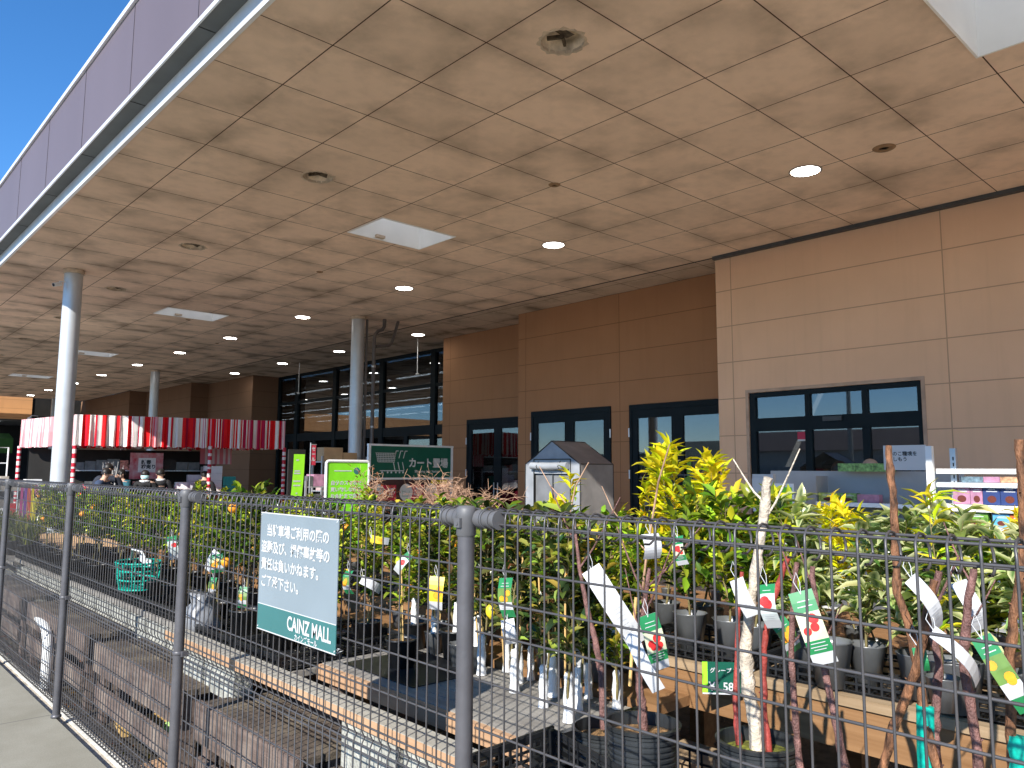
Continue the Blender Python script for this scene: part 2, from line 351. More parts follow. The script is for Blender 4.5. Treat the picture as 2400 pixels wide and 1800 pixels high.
# ------------------------------------------------------------------ helpers
class MB:
    """collects shapes; build() links them as ONE mesh object"""
    def __init__(s): s.v = []; s.f = []; s.mi = []; s.sm = []; s.col = []; s.cur = 0
    def add(s, vs, fs, mi=None, smooth=False, col=None):
        o = len(s.v); s.v += [tuple(v) for v in vs]
        s.col += [col or (1, 1, 1)] * len(vs)
        for f in fs:
            s.f.append(tuple(i + o for i in f)); s.mi.append(s.cur if mi is None else mi); s.sm.append(smooth)
    def box(s, x0, x1, y0, y1, z0, z1, mi=None, M=None, col=None):
        vs = [Vector((x, y, z)) for z in (z0, z1) for y in (y0, y1) for x in (x0, x1)]
        if M is not None: vs = [M @ v for v in vs]
        s.add(vs, [(0, 2, 3, 1), (4, 5, 7, 6), (0, 1, 5, 4), (2, 6, 7, 3), (0, 4, 6, 2), (1, 3, 7, 5)], mi, False, col)
    def tube(s, pts, r, n=8, mi=None, cap=True, smooth=True, col=None, flat=1.0):
        pts = [Vector(p) for p in pts]
        rs = r if isinstance(r, (list, tuple)) else [r] * len(pts)
        rings = []
        up = None
        for i, p in enumerate(pts):
            d = (pts[min(i + 1, len(pts) - 1)] - pts[max(i - 1, 0)])
            if d.length < 1e-9: d = Vector((0, 0, 1))
            d.normalize()
            if up is None:
                up = Vector((0, 0, 1)) if abs(d.z) < 0.9 else Vector((1, 0, 0))
            a = d.cross(up)
            if a.length < 1e-5: a = d.cross(Vector((1, 0.3, 0)))
            a.normalize(); b = a.cross(d).normalized(); up = b
            rings.append([p + (a * math.cos(2 * PI * k / n) + b * math.sin(2 * PI * k / n) * flat) * rs[i] for k in range(n)])
        vs = [v for rg in rings for v in rg]
        fs = []
        for i in range(len(pts) - 1):
            for k in range(n):
                fs.append((i * n + k, i * n + (k + 1) % n, (i + 1) * n + (k + 1) % n, (i + 1) * n + k))
        s.add(vs, fs, mi, smooth, col)
        if cap:
            s.add(rings[0], [tuple(range(n))], mi, False, col); s.add(rings[-1], [tuple(reversed(range(n)))], mi, False, col)
    def lathe(s, prof, c=(0, 0, 0), n=20, mi=None, smooth=True, col=None):
        vs = []
        for r, z in prof:
            for k in range(n):
                a = 2 * PI * k / n
                vs.append((c[0] + r * math.cos(a), c[1] + r * math.sin(a), c[2] + z))
        fs = []
        for i in range(len(prof) - 1):
            for k in range(n):
                fs.append((i * n + k, i * n + (k + 1) % n, (i + 1) * n + (k + 1) % n, (i + 1) * n + k))
        s.add(vs, fs, mi, smooth, col)
    def disc(s, c, r, n=24, mi=None, down=True, col=None):
        vs = [(c[0] + r * math.cos(2 * PI * k / n), c[1] + r * math.sin(2 * PI * k / n), c[2]) for k in range(n)]
        s.add(vs, [tuple(reversed(range(n))) if down else tuple(range(n))], mi, False, col)
    def quad(s, a, b, c, d, mi=None, col=None, smooth=False): s.add([a, b, c, d], [(0, 1, 2, 3)], mi, smooth, col)
    def mesh(s, name, mats, attr=False):
        me = bpy.data.meshes.new(name)
        me.from_pydata(s.v, [], s.f)
        for m_ in (mats if isinstance(mats, (list, tuple)) else [mats]): me.materials.append(m_)
        me.polygons.foreach_set('material_index', s.mi)
        me.polygons.foreach_set('use_smooth', s.sm)
        if attr:
            ca = me.color_attributes.new('leafcol', 'FLOAT_COLOR', 'POINT')
            buf = []
            for c in s.col: buf += [c[0], c[1], c[2], 1.0]
            ca.data.foreach_set('color', buf)
        me.update()
        return me
    def build(s, name, mats, parent=None, attr=False, loc=(0, 0, 0), rot=0):
        o = bpy.data.objects.new(name, s.mesh(name, mats, attr))
        C.objects.link(o); o.location = loc; o.rotation_euler = (0, 0, rot)
        if parent is not None: o.parent = parent
        return o
def tag(o, label=None, cat=None, group=None, kind=None):
    if label: o['label'] = label
    if cat: o['category'] = cat
    if group: o['group'] = group
    if kind: o['kind'] = kind
    return o
def thing(name, label, cat, loc=(0, 0, 0), rot=0, group=None):
    o = bpy.data.objects.new(name, None); C.objects.link(o)
    o.empty_display_size = 0.2
    o.location = loc; o.rotation_euler = (0, 0, rot)
    return tag(o, label, cat, group)
def struct(name, mb, mats, loc=(0, 0, 0)):
    o = mb.build(name, mats, None, False, loc); o['kind'] = 'structure'; return o
def copy_tree(o, loc=None, rot=None, label=None, group=None, scale=None, parent=None):
    c = o.copy(); C.objects.link(c)
    if parent is not None: c.parent = parent
    if loc is not None: c.location = loc
    if rot is not None: c.rotation_euler = rot if isinstance(rot, tuple) else (0, 0, rot)
    if scale is not None: c.scale = (scale,) * 3 if not isinstance(scale, tuple) else scale
    if label: c['label'] = label
    if group: c['group'] = group
    for ch in list(KIDS.get(o.name, [])) or [x for x in o.children]:
        copy_tree(ch, parent=c)
    return c
KIDS = {}
def text(name, body, size, mat, parent, loc, rot, thick=0.0, bold=0.0, align='LEFT', sx=1.0, space=1.0, lsp=1.0):
    cu = bpy.data.curves.new(name, 'FONT'); cu.body = body; cu.size = size; cu.offset = bold; cu.align_x = align
    cu.space_line = lsp; cu.space_character = space; cu.resolution_u = 3; cu.extrude = thick
    t = bpy.data.objects.new(name, cu); C.objects.link(t)
    dg = bpy.context.evaluated_depsgraph_get()
    me = bpy.data.meshes.new_from_object(t.evaluated_get(dg))
    bpy.data.objects.remove(t)
    me.materials.clear(); me.materials.append(mat)
    o = bpy.data.objects.new(name, me); C.objects.link(o); o.parent = parent
    o.location = loc; o.rotation_euler = rot; o.scale = (sx, 1, 1)
    return o
# rotation for lettering that faces -x (seen from outside, text runs towards -y) and for lettering that faces -y (runs towards +x)
FACE_OUT = (R(90), 0, R(-90))
FACE_FRONT = (R(90), 0, 0)

# ------------------------------------------------------------------ ground
g = MB()
g.quad((1.36, -60, 0.0), (120, -60, 0.0), (120, 13, 0.0), (1.36, 13, 0.0))
struct('forecourt', g, asphalt_m, (0, 0, -0.05))
lowbounce_m = pm('low_bounce_ground', (0.15, 0.14, 0.13), 0.9, 0, 0.2, 6, bump=0.3, bscale=80)  # dark ground tone added to cut bounce light on the far soffit
g = MB(); g.quad((1.36, 13, 0.0), (120, 13, 0.0), (120, 160, 0.0), (1.36, 160, 0.0))
struct('far_forecourt', g, lowbounce_m, (0, 0, -0.05))
g = MB()
g.quad((-400, -400, 0), (400, -400, 0), (400, 600, 0), (-400, 600, 0))
struct('ground', g, pm('far_ground', (0.14, 0.14, 0.125), 0.95, 0, 0.2, 0.5), (0, 0, -0.16))
g = MB(); g.box(-3.6, 1.36, -30, 90, -0.14, 0.0)
struct('pavement', g, pave_m)
g = MB(); g.box(-40, -3.6, 12, 120, -0.15, -0.08)
struct('far_parking_lot', g, lowbounce_m)  # split off and darkened for less bounce light at the far end
g = MB(); g.box(-40, -3.6, -60, 12, -0.15, -0.08)
struct('parking_lot', g, pm('parking_asphalt', (0.38, 0.36, 0.32), 0.9, 0, 0.15, 3, bump=0.3, bscale=70))
g = MB(); g.box(1.44, 1.485, -4, 26, -0.046, -0.042)
struct('ground_line_marking', g, pm('white_line_paint', (0.66, 0.65, 0.60), 0.8, 0, 0.2, 25))
g = MB(); g.quad((1.50, -4, 0), (5.3, -4, 0), (5.3, 13.9, 0), (1.50, 13.9, 0))
struct('soil_ground', g, pm('dirty_ground', (0.06, 0.05, 0.04), 0.95, 0, 0.35, 12, bump=0.5), (0, 0, -0.046))
# low hills across the road, seen only in the glass
g = MB(); rnd = random.Random(5)
prev = None
for k in range(61):
    a = R(95 + k * 3.2); rad = 330
    h = 13 + 11 * noise.noise(Vector((k * 0.21, 3.1, 0))) + 7 * noise.noise(Vector((k * 0.55, 8, 0)))
    p = (rad * math.cos(a), rad * math.sin(a)); q = (rad * 1.25 * math.cos(a), rad * 1.25 * math.sin(a)); z = (rad * 1.5 * math.cos(a), rad * 1.5 * math.sin(a))
    cur = [(p[0], p[1], -0.5), (q[0], q[1], max(4, h)), (z[0], z[1], -0.5)]
    if prev:
        g.quad(prev[0], cur[0], cur[1], prev[1]); g.quad(prev[1], cur[1], cur[2], prev[2])
    prev = cur
struct('hills', g, pm('hill_woods', (0.05, 0.07, 0.06), 0.95, 0, 0.3, 0.05))

# ------------------------------------------------------------------ canopy
ZC = 5.124
canopy = thing('store_canopy', 'deep flat canopy with stained beige soffit boards and mauve fascia over the shop front', 'canopy', (0, 0, 0))
SKY = [(5.84, 7.09, 1.0 - 2 * 8.1, 1.9 - 2 * 8.1), (5.84, 7.09, -7.3, -6.4), (5.84, 7.12, 0.96, 1.9), (5.8, 7.08, 9.0, 9.9), (5.75, 7.08, 17.4, 18.3), (5.75, 7.08, 25.7, 26.6), (5.75, 7.08, 33.9, 34.8)]
VENT = [(4.39, y) for y in (-4.0, 0.08, 4.17, 8.26, 12.3, 16.32, 20.4, 24.5, 28.6)]
SMALLV = [(8.48, 3.22, 0.12), (6.65, 6.46, 0.075), (6.65, 12.33, 0.06), (6.6, 18.54, 0.06), (8.48, 21.5, 0.05), (6.65, 0.4, 0.06)]
def filled(name, outer, rects, circles, z, mat, parent):
    cu = bpy.data.curves.new(name, 'CURVE'); cu.dimensions = '2D'; cu.fill_mode = 'BOTH'
    def poly(pts):
        sp = cu.splines.new('POLY'); sp.points.add(len(pts) - 1)
        for i, p in enumerate(pts): sp.points[i].co = (p[0], p[1], 0, 1)
        sp.use_cyclic_u = True
    poly(outer)
    for x0, x1, y0, y1 in rects: poly([(x0, y0), (x1, y0), (x1, y1), (x0, y1)])
    for x, y, r in circles: poly([(x + r * math.cos(2 * PI * k / 28), y + r * math.sin(2 * PI * k / 28)) for k in range(28)])
    t = bpy.data.objects.new(name, cu); C.objects.link(t)
    dg = bpy.context.evaluated_depsgraph_get()
    me = bpy.data.meshes.new_from_object(t.evaluated_get(dg)); bpy.data.objects.remove(t)
    me.materials.clear(); me.materials.append(mat)
    o = bpy.data.objects.new(name, me); C.objects.link(o); o.location = (0, 0, z); o.parent = parent
    return o
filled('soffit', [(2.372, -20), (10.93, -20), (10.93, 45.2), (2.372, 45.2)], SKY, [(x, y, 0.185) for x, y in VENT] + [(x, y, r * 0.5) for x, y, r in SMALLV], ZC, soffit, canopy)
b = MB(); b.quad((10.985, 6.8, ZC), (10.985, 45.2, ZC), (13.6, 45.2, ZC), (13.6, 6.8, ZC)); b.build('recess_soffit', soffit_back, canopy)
b = MB(); b.box(10.93, 10.985, 6.93, 45.2, ZC + 0.001, ZC + 0.10); b.build('soffit_groove', dark_m, canopy)
b = MB(); b.box(10.86, 10.948, -20, 6.93, ZC - 0.055, ZC - 0.002); b.build('wall_head_trim', pm('dark_trim', (0.055, 0.06, 0.065), 0.5), canopy)
b = MB()
b.box(2.2, 13.7, -20, 45.2, ZC + 0.9, ZC + 1.0)
# roof slab with real openings over the skylight shafts
b = MB()
ys = sorted(set([-20, 45.2] + [v for s_ in SKY for v in (s_[2], s_[3])]))
for i in range(len(ys) - 1):
    y0, y1 = ys[i], ys[i + 1]
    hole = [s_ for s_ in SKY if abs(s_[2] - y0) < 1e-6 and abs(s_[3] - y1) < 1e-6]
    if hole:
        b.box(2.26, hole[0][0], y0, y1, ZC + 0.55, ZC + 0.75); b.box(hole[0][1], 13.8, y0, y1, ZC + 0.55, ZC + 0.75)
    else: b.box(2.26, 13.8, y0, y1, ZC + 0.55, ZC + 0.75)
b.build('roof_slab', pm('roof_metal', (0.3, 0.3, 0.3), 0.6), canopy)
for (x0, x1, y0, y1) in SKY:
    b = MB(); e = 0.012; t_ = 0.02
    b.box(x0 - t_, x0, y0 - t_, y1 + t_, ZC - e, ZC + 0.8); b.box(x1, x1 + t_, y0 - t_, y1 + t_, ZC - e, ZC + 0.8)
    b.box(x0, x1, y0 - t_, y0, ZC - e, ZC + 0.8); b.box(x0, x1, y1, y1 + t_, ZC - e, ZC + 0.8)
    sh = b.build('skylight', whiteshaft, canopy)
    b = MB(); b.box(x0, x1, y0, y1, ZC + 0.80, ZC + 0.812)
    mt = MATS.get('skylight_diffuser')
    if not mt:
        mt, t, bb = newmat('skylight_diffuser'); t.nodes.remove(bb)
        tl = t.nodes.new('ShaderNodeBsdfTranslucent'); tl.inputs[0].default_value = (0.85, 0.84, 0.82, 1)
        t.links.new(tl.outputs[0], t.nodes['Material Output'].inputs[0])
    b.build('diffuser', mt, sh)
    if y0 > 5: b = MB(); b.box(x0 + 0.45, x0 + 0.60, y1 - 0.06, y1, ZC + 0.01, ZC + 0.05); b.build('bracket', rim_m, sh)
# fascia: mauve face, white lips, recessed grey soffit strip, white drip edge
b = MB(); b.box(2.20, 2.25, -20, 45.2, 5.345, 6.35); b.build('fascia', fascia_m, canopy)
b = MB()
y = 6.31 - 1.82 * 14
while y < 45: b.box(2.196, 2.2, y - 0.004, y + 0.004, 5.345, 6.35); y += 1.82
b.build('fascia_seam', pm('seam_dark', (0.045, 0.04, 0.05), 0.6), canopy)
b = MB(); b.box(2.17, 2.26, -20, 45.2, 6.352, 6.41); b.build('coping', alu_m, canopy)
b = MB(); b.box(2.183, 2.20, -20, 45.2, 5.297, 5.343); b.build('fascia_lip', alu_m, canopy)
b = MB(); b.box(2.201, 2.355, -20, 45.2, 5.30, 5.34); b.build('gutter_soffit', gutter_m, canopy)
b = MB()
y = 6.31 - 1.82 * 14
while y < 45: b.box(2.202, 2.352, y - 0.006, y + 0.006, 5.297, 5.30); y += 1.82
b.build('gutter_seam', dark_m, canopy)
b = MB(); b.box(2.355, 2.371, -20, 45.2, ZC - 0.004, 5.34); b.box(2.371, 2.39, -20, 45.2, ZC - 0.006, ZC - 0.001); b.build('drip_edge', alu_m, canopy)

# ceiling fixtures
def ring(mb, r0, r1, z0, z1, n=28): mb.lathe([(r0, z1), (r0, z0), (r1, z0), (r1, z1)], n=n, smooth=False)
GR = 'downlights in the canopy soffit'
places = [(8.48, 4.12), (8.49, 8.27), (8.47, 12.32), (8.43, 16.37), (8.40, 20.4), (8.38, 24.1), (8.35, 28.0), (8.3, 32.05), (8.3, 36.0), (8.2, 40.0), (8.2, 43.6), (8.5, 0.1),
          (11.75, 16.4), (11.75, 20.43), (11.75, 24.13), (11.72, 27.9)]
labs = ['nearest and largest lit round downlight in the beige soffit, beside the small dark vent hole',
        'lit round downlight in the soffit between the white skylight and the brown wall',
        'lit round downlight in the soffit, third of the main row counted from the near one', 'lit round downlight above and left of the drainpipe column, fourth of the main row',
        'lit round downlight, fifth of the main row counted from the near one', 'lit round downlight, sixth of the main row counted from the near one',
        'lit round downlight, seventh of the main row counted from the near one', 'lit round downlight, eighth of the main row counted from the near one',
        'small far lit downlight near the orange end wall', 'small far lit downlight just above the orange end wall', 'tiny farthest lit downlight beside the orange end wall', 'lit round downlight outside the right of the view',
        'lit round downlight in the recessed soffit right of the drainpipe column, above the shopfront', 'lit round downlight in the recessed soffit just left of the drainpipe column',
        'lit round downlight in the recessed soffit, third from the right of the short row', 'lit round downlight in the recessed soffit, leftmost of the short row']
dl = None
for (x, y), lb in zip(places, labs):
    if dl is None:
        dl = thing('downlight', lb, 'ceiling light', (x, y, ZC), 0, GR)
        b = MB(); ring(b, 0.163, 0.188, -0.008, 0.0); b.build('rim', pm('downlight_rim', (0.35, 0.33, 0.31), 0.4), dl)
        b = MB(); b.disc((0, 0, -0.005), 0.162, 28); b.build('lens', lamp_m, dl)
        bpy.context.view_layer.update()
    else: copy_tree(dl, (x, y, ZC), 0, lb, GR)
vl = ['broken round vent hole far behind the camera side of the soffit', 'broken round vent hole right over the near fence post', 'large broken round vent hole at the top of the photo, nearest of the row',
      'open round vent hole above and left of the white skylight', 'round vent hole in the soffit above the sunlit column, third of the row', 'small far round vent hole just right of the sunlit column top',
      'far round vent, a faint oval in the soffit beyond the sunlit column', 'very far faint round vent in the soffit near the fascia', 'farthest faint round vent in the soffit']
vt = None
for (x, y), lb in zip(VENT, vl):
    if y < 4: continue
    if vt is None:
        vt = thing('ceiling_vent', lb, 'vent', (x, y, ZC), 0, 'round vent holes in the soffit')
        b = MB()
        n = 40
        for k in range(n):   # ragged plaster rim
            a0, a1 = 2 * PI * k / n, 2 * PI * (k + 1) / n
            w0 = 0.205 + 0.012 * math.sin(k * 2.3) + 0.008 * math.sin(k * 5.1); w1 = 0.205 + 0.012 * math.sin((k + 1) % n * 2.3) + 0.008 * math.sin((k + 1) % n * 5.1)
            i0 = 0.18 + 0.006 * math.sin(k * 3.7); i1 = 0.18 + 0.006 * math.sin((k + 1) % n * 3.7)
            P = lambda r_, a_, z_: (r_ * math.cos(a_), r_ * math.sin(a_), z_)
            b.quad(P(i0, a0, -0.006), P(i1, a1, -0.006), P(w1, a1, -0.004), P(w0, a0, -0.004)); b.quad(P(i0, a0, 0.02), P(i1, a1, 0.02), P(i1, a1, -0.006), P(i0, a0, -0.006)); b.quad(P(w0, a0, -0.004), P(w1, a1, -0.004), P(w1, a1, 0.001), P(w0, a0, 0.001))
        b.build('rim', rim_m, vt)
        b = MB(); b.lathe([(0.184, 0.0), (0.182, 0.05), (0.16, 0.09), (0.0, 0.095)], n=28); b.build('duct', hole_m, vt)
        b = MB()
        for a in (0.6, 2.17): b.box(-0.005, 0.13, -0.012, 0.012, 0.03, 0.06, M=Matrix.Rotation(a, 4, 'Z'))
        b.quad((-0.12, -0.08, 0.05), (0.02, -0.12, 0.02), (0.05, 0.0, 0.05), (-0.08, 0.03, 0.08))
        b.build('damper_flap', pm('rusty_flap', (0.10, 0.075, 0.05), 0.8, 0, 0.4, 20), vt)
        bpy.context.view_layer.update()
    else: copy_tree(vt, (x, y, ZC), y * 1.7, lb)
sl = ['small sprinkler ring with a dark hole right of the nearest downlight', 'small brown sprinkler head at a joint in the middle of the soffit', 'tiny sprinkler head above the drainpipe column', 'far tiny sprinkler head beside the second skylight', 'far tiny sprinkler head near the main lights', 'sprinkler head over the bare sapling']
for (x, y, r), lb in zip(SMALLV, sl):
    if y < 3: continue
    s_ = thing('sprinkler', lb, 'sprinkler', (x, y, ZC), 0, 'sprinkler heads in the soffit')
    b = MB(); b.lathe([(r * 0.42, 0.005), (r * 0.5, -0.018), (r * 0.9, -0.010), (r, -0.001)], n=20); b.build('escutcheon', pm('sprinkler_ring', (0.28, 0.17, 0.09), 0.6) if 'sprinkler_ring' not in MATS else MATS['sprinkler_ring'], s_)
    b = MB(); b.lathe([(r * 0.42, 0.0), (r * 0.4, 0.06), (0, 0.06)], n=16); b.build('socket', dark_m, s_)

# ------------------------------------------------------------------ columns
def column(x, y, label, mat, rings=False, cap=0.0):
    t = thing('canopy_column', label, 'column', (x, y, -0.05), 0, 'round steel columns carrying the canopy')
    b = MB(); b.lathe([(0.15, 0.02), (0.15, ZC + 0.05)], n=40); b.build('shaft', mat, t)
    b = MB(); b.lathe([(0.0, 0.0), (0.17, 0.0), (0.17, 0.03), (0.152, 0.03)], n=32, smooth=False)
    b.build('base_plate', coldark, t)
    b = MB(); b.lathe([(0.152, ZC - 0.03), (0.175, ZC - 0.02), (0.175, ZC + 0.04)], n=32, smooth=False)
    b.build('collar', rim_m, t)
    if rings:
        b = MB()
        for z in (1.75, 1.83, 1.90): b.lathe([(0.151, z), (0.156, z + 0.005), (0.156, z + 0.02), (0.151, z + 0.025)], n=32)
        b.build('strap', steel_m, t)
    return t
column(3.40, 15.28, 'tall sunlit silver grey column by the fence, with a security camera near its top', colpaint)
column(9.32, 15.38, 'silver grey column with straps and dark drainpipes beside it, behind the green signs', colpaint, True)
column(9.25, 28.95, 'dark grey column rising behind the striped tent', colpaint)
column(3.40, 29.0, 'far column mostly hidden by the sunlit column, at the left end of the striped tent', colpaint)
column(9.25, 43.6, 'farthest dark column beside the orange end wall', coldark)
t = thing('drain_pipe', 'dark brown drainpipes with bends running down the strapped column', 'drainpipe', (9.68, 15.25, -0.05))
pipe_m = pm('pipe_brown_grey', (0.13, 0.115, 0.11), 0.45, 0, 0.1, 5)
b = MB(); b.tube([(0.0, 0, 0.02), (0, 0, 4.65), (0.02, 0, 4.78), (0.10, 0, 4.87), (0.22, 0, 4.92), (0.27, 0, 5.0), (0.27, 0, ZC + 0.05)], 0.042, 14); b.build('pipe', pipe_m, t)
b = MB(); b.tube([(0.05, 0, 4.50), (0.4, 0, 4.56), (0.48, 0, 4.62), (0.56, 0, 4.85), (0.66, 0, ZC + 0.05)], 0.038, 14); b.build('branch_pipe', pipe_m, t)
b = MB(); b.tube([(-0.14, 0.1, 0.02), (-0.14, 0.1, ZC)], 0.03, 12); b.build('thin_pipe', pipe_m, t)
b = MB()
for z in (1.2, 2.6, 4.0): b.lathe([(0.046, 0), (0.05, 0.01), (0.05, 0.04), (0.046, 0.05)], c=(0, 0, z), n=16)
b.build('pipe_clamp', steel_m, t)
t = thing('security_camera', 'small white bullet security camera on the side of the sunlit column', 'camera', (3.24, 15.2, 4.80), R(200))
b = MB(); b.tube([(0.06, 0, 0.02), (0.2, 0.02, -0.03)], 0.035, 14); b.build('camera_body', white_m, t)
b = MB(); b.tube([(0.2, 0.02, -0.03), (0.205, 0.02, -0.032)], 0.03, 14); b.build('lens_glass', ink_m, t)
b = MB(); b.tube([(-0.01, 0, 0.07), (0.08, 0, 0.06), (0.09, 0, 0.03)], 0.014, 8); b.build('bracket', white_m, t)
t = thing('dome_camera', 'white round camera on an arm at the corner of the orange end wall', 'camera', (8.6, 45.6, 4.05))
b = MB(); b.lathe([(0, -0.12), (0.09, -0.1), (0.13, 0), (0.09, 0.1), (0, 0.13)], n=16); b.build('housing', white_m, t)
b = MB(); b.tube([(0, 0, 0.1), (0.1, 0, 0.2), (0.4, 0.3, 0.2)], 0.03, 8); b.build('arm', white_m, t)

# ------------------------------------------------------------------ the shop building
shop = thing('shop_building', 'long shop building with stepped brown panel walls, dark glazing and glass doors', 'building', (0, 0, 0))
def rectwall(mb, X, y0, y1, z0, z1, holes, th=0.12):
    """vertical slab facing -x with rectangular openings (y0,y1,z0,z1)"""
    ys = sorted(set([y0, y1] + [h[0] for h in holes] + [h[1] for h in holes]))
    for a, c in zip(ys, ys[1:]):
        hs = [h for h in holes if h[0] <= a + 1e-6 and h[1] >= c - 1e-6]
        zs = z0
        for h in sorted(hs, key=lambda q: q[2]):
            if h[2] > zs + 1e-6: mb.box(X, X + th, a, c, zs, h[2])
            zs = h[3]
        if zs < z1: mb.box(X, X + th, a, c, zs, z1)
ZW = ZC - 0.003
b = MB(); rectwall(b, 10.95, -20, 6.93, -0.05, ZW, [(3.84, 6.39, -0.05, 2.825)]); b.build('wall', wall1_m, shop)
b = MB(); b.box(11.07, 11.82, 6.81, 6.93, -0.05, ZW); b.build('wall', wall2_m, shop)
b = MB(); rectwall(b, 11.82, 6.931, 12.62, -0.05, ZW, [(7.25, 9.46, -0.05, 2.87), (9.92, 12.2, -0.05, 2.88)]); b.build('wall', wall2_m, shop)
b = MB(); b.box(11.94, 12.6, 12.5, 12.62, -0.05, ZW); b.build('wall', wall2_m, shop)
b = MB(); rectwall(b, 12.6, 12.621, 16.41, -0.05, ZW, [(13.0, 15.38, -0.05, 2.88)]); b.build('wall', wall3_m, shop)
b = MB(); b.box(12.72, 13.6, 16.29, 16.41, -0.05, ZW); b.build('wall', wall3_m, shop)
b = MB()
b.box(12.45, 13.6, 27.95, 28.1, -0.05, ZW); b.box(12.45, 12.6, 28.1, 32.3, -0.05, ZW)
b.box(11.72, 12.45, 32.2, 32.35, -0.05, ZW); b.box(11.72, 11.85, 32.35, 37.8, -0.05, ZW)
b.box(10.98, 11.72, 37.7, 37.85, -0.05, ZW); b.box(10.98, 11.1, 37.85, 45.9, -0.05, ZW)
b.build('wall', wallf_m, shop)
# raised surround of the sliding door
b = MB(); b.box(10.943, 10.95, 3.79, 6.44, 2.828, 2.875); b.box(10.943, 10.95, 3.79, 3.84, 0, 2.828); b.box(10.943, 10.95, 6.39, 6.44, 0, 2.828)
b.build('door_surround', pm('surround_beige', (0.43, 0.30, 0.22), 0.6), shop)
def leaf_door(X, ya, yb, z1, n, parent, name='double_door', rail=0.13, trans=None):
    """framed glazed door set; ya<yb, n leaves"""
    fr = MB(); gl = MB()
    fr.box(X, X + 0.09, ya, yb, z1 - 0.10, z1); fr.box(X, X + 0.09, ya, ya + 0.06, -0.05, z1 - 0.10); fr.box(X, X + 0.09, yb - 0.06, yb, -0.05, z1 - 0.10)
    w = (yb - ya - 0.12) / n
    for k in range(n):
        a = ya + 0.06 + k * w; c = a + w
        zt = z1 - 0.10
        fr.box(X + 0.015, X + 0.065, a, a + rail, -0.05, zt); fr.box(X + 0.015, X + 0.065, c - rail, c, -0.05, zt)
        fr.box(X + 0.015, X + 0.065, a + rail, c - rail, zt - 0.16, zt); fr.box(X + 0.015, X + 0.065, a + rail, c - rail, -0.05, 0.16)
        gl.box(X + 0.035, X + 0.045, a + rail, c - rail, 0.16, zt - 0.16)
    d = fr.build(name, frame_m, parent)
    gl.build('glass', glass_m, d)
    h = MB()
    for z in (2.25, 1.45, 0.4):
        h.box(X - 0.014, X + 0.0, ya - 0.012, ya + 0.012, z, z + 0.17); h.box(X - 0.014, X + 0.0, yb - 0.012, yb + 0.012, z, z + 0.17)
    h.build('hinge', alu_m, d)
    h = MB()
    for k in range(n - 1):
        y = ya + 0.06 + (k + 1) * w
        for s_ in (-0.07, 0.07): h.tube([(X - 0.03, y + s_, 0.9), (X - 0.03, y + s_, 1.3)], 0.012, 8)
    h.build('handle', steel_m, d)
    return d
leaf_door(11.80, 7.25, 9.46, 2.865, 2, shop)
leaf_door(11.80, 9.93, 12.19, 2.875, 2, shop)
leaf_door(12.58, 13.01, 15.37, 2.875, 2, shop)
# sliding entrance with transom lights
X = 10.965
fr = MB(); gl = MB()
fr.box(X, X + 0.10, 3.845, 6.385, 2.75, 2.82); fr.box(X, X + 0.10, 3.845, 3.90, -0.05, 2.75); fr.box(X, X + 0.10, 6.29, 6.385, -0.05, 2.75)
fr.box(X, X + 0.12, 3.90, 6.29, 2.22, 2.42)
for y in (4.60, 5.44): fr.box(X + 0.005, X + 0.09, y - 0.05, y + 0.05, -0.05, 2.22); fr.box(X + 0.005, X + 0.09, y - 0.04, y + 0.04, 2.42, 2.75)
for a, c in ((3.90, 4.55), (4.65, 5.39), (5.49, 6.29)): gl.box(X + 0.04, X + 0.05, a, c, 0.12, 2.22); fr.box(X + 0.01, X + 0.08, a, c, -0.05, 0.12)
for a, c in ((3.90, 4.56), (4.64, 5.40), (5.48, 6.29)): gl.box(X + 0.04, X + 0.05, a, c, 2.42, 2.75)
sdoor = fr.build('sliding_door', frame_m, shop); gl.build('glass', glass_m, sdoor)
b = MB(); b.box(X - 0.03, X, 4.92, 5.20, 2.335, 2.40); b.build('door_sensor', brass_m, sdoor)
# glazed shopfront
X = 13.5
fr = MB(); gl = MB()
yb = [16.42, 17.98 + 0.07, 20.77, 23.69, 26.45, 27.94]
zb = [(-0.05, 0.1), (2.62, 2.90), (2.98 + 1.04, 3.05 + 1.06), (ZC - 0.10, ZC - 0.004)]
for y in yb: fr.box(X - 0.02, X + 0.12, y - 0.11, y + 0.11, -0.05, ZC - 0.004)
for y0, y1 in zip(yb, yb[1:]):
    for z0, z1 in zb: fr.box(X + 0.0, X + 0.09, y0 + 0.11, y1 - 0.11, z0, z1)
    ym = (y0 + y1) / 2
    fr.box(X + 0.003, X + 0.085, ym - 0.09, ym + 0.09, 0.1, 2.62)
    for z0, z1 in ((0.1, 2.62), (2.90, 4.02), (4.11, ZC - 0.10)): gl.box(X + 0.04, X + 0.05, y0 + 0.11, y1 - 0.11, z0, z1)
sf = fr.build('shopfront', frame_m, shop); gl.build('glass', glass_m, sf)
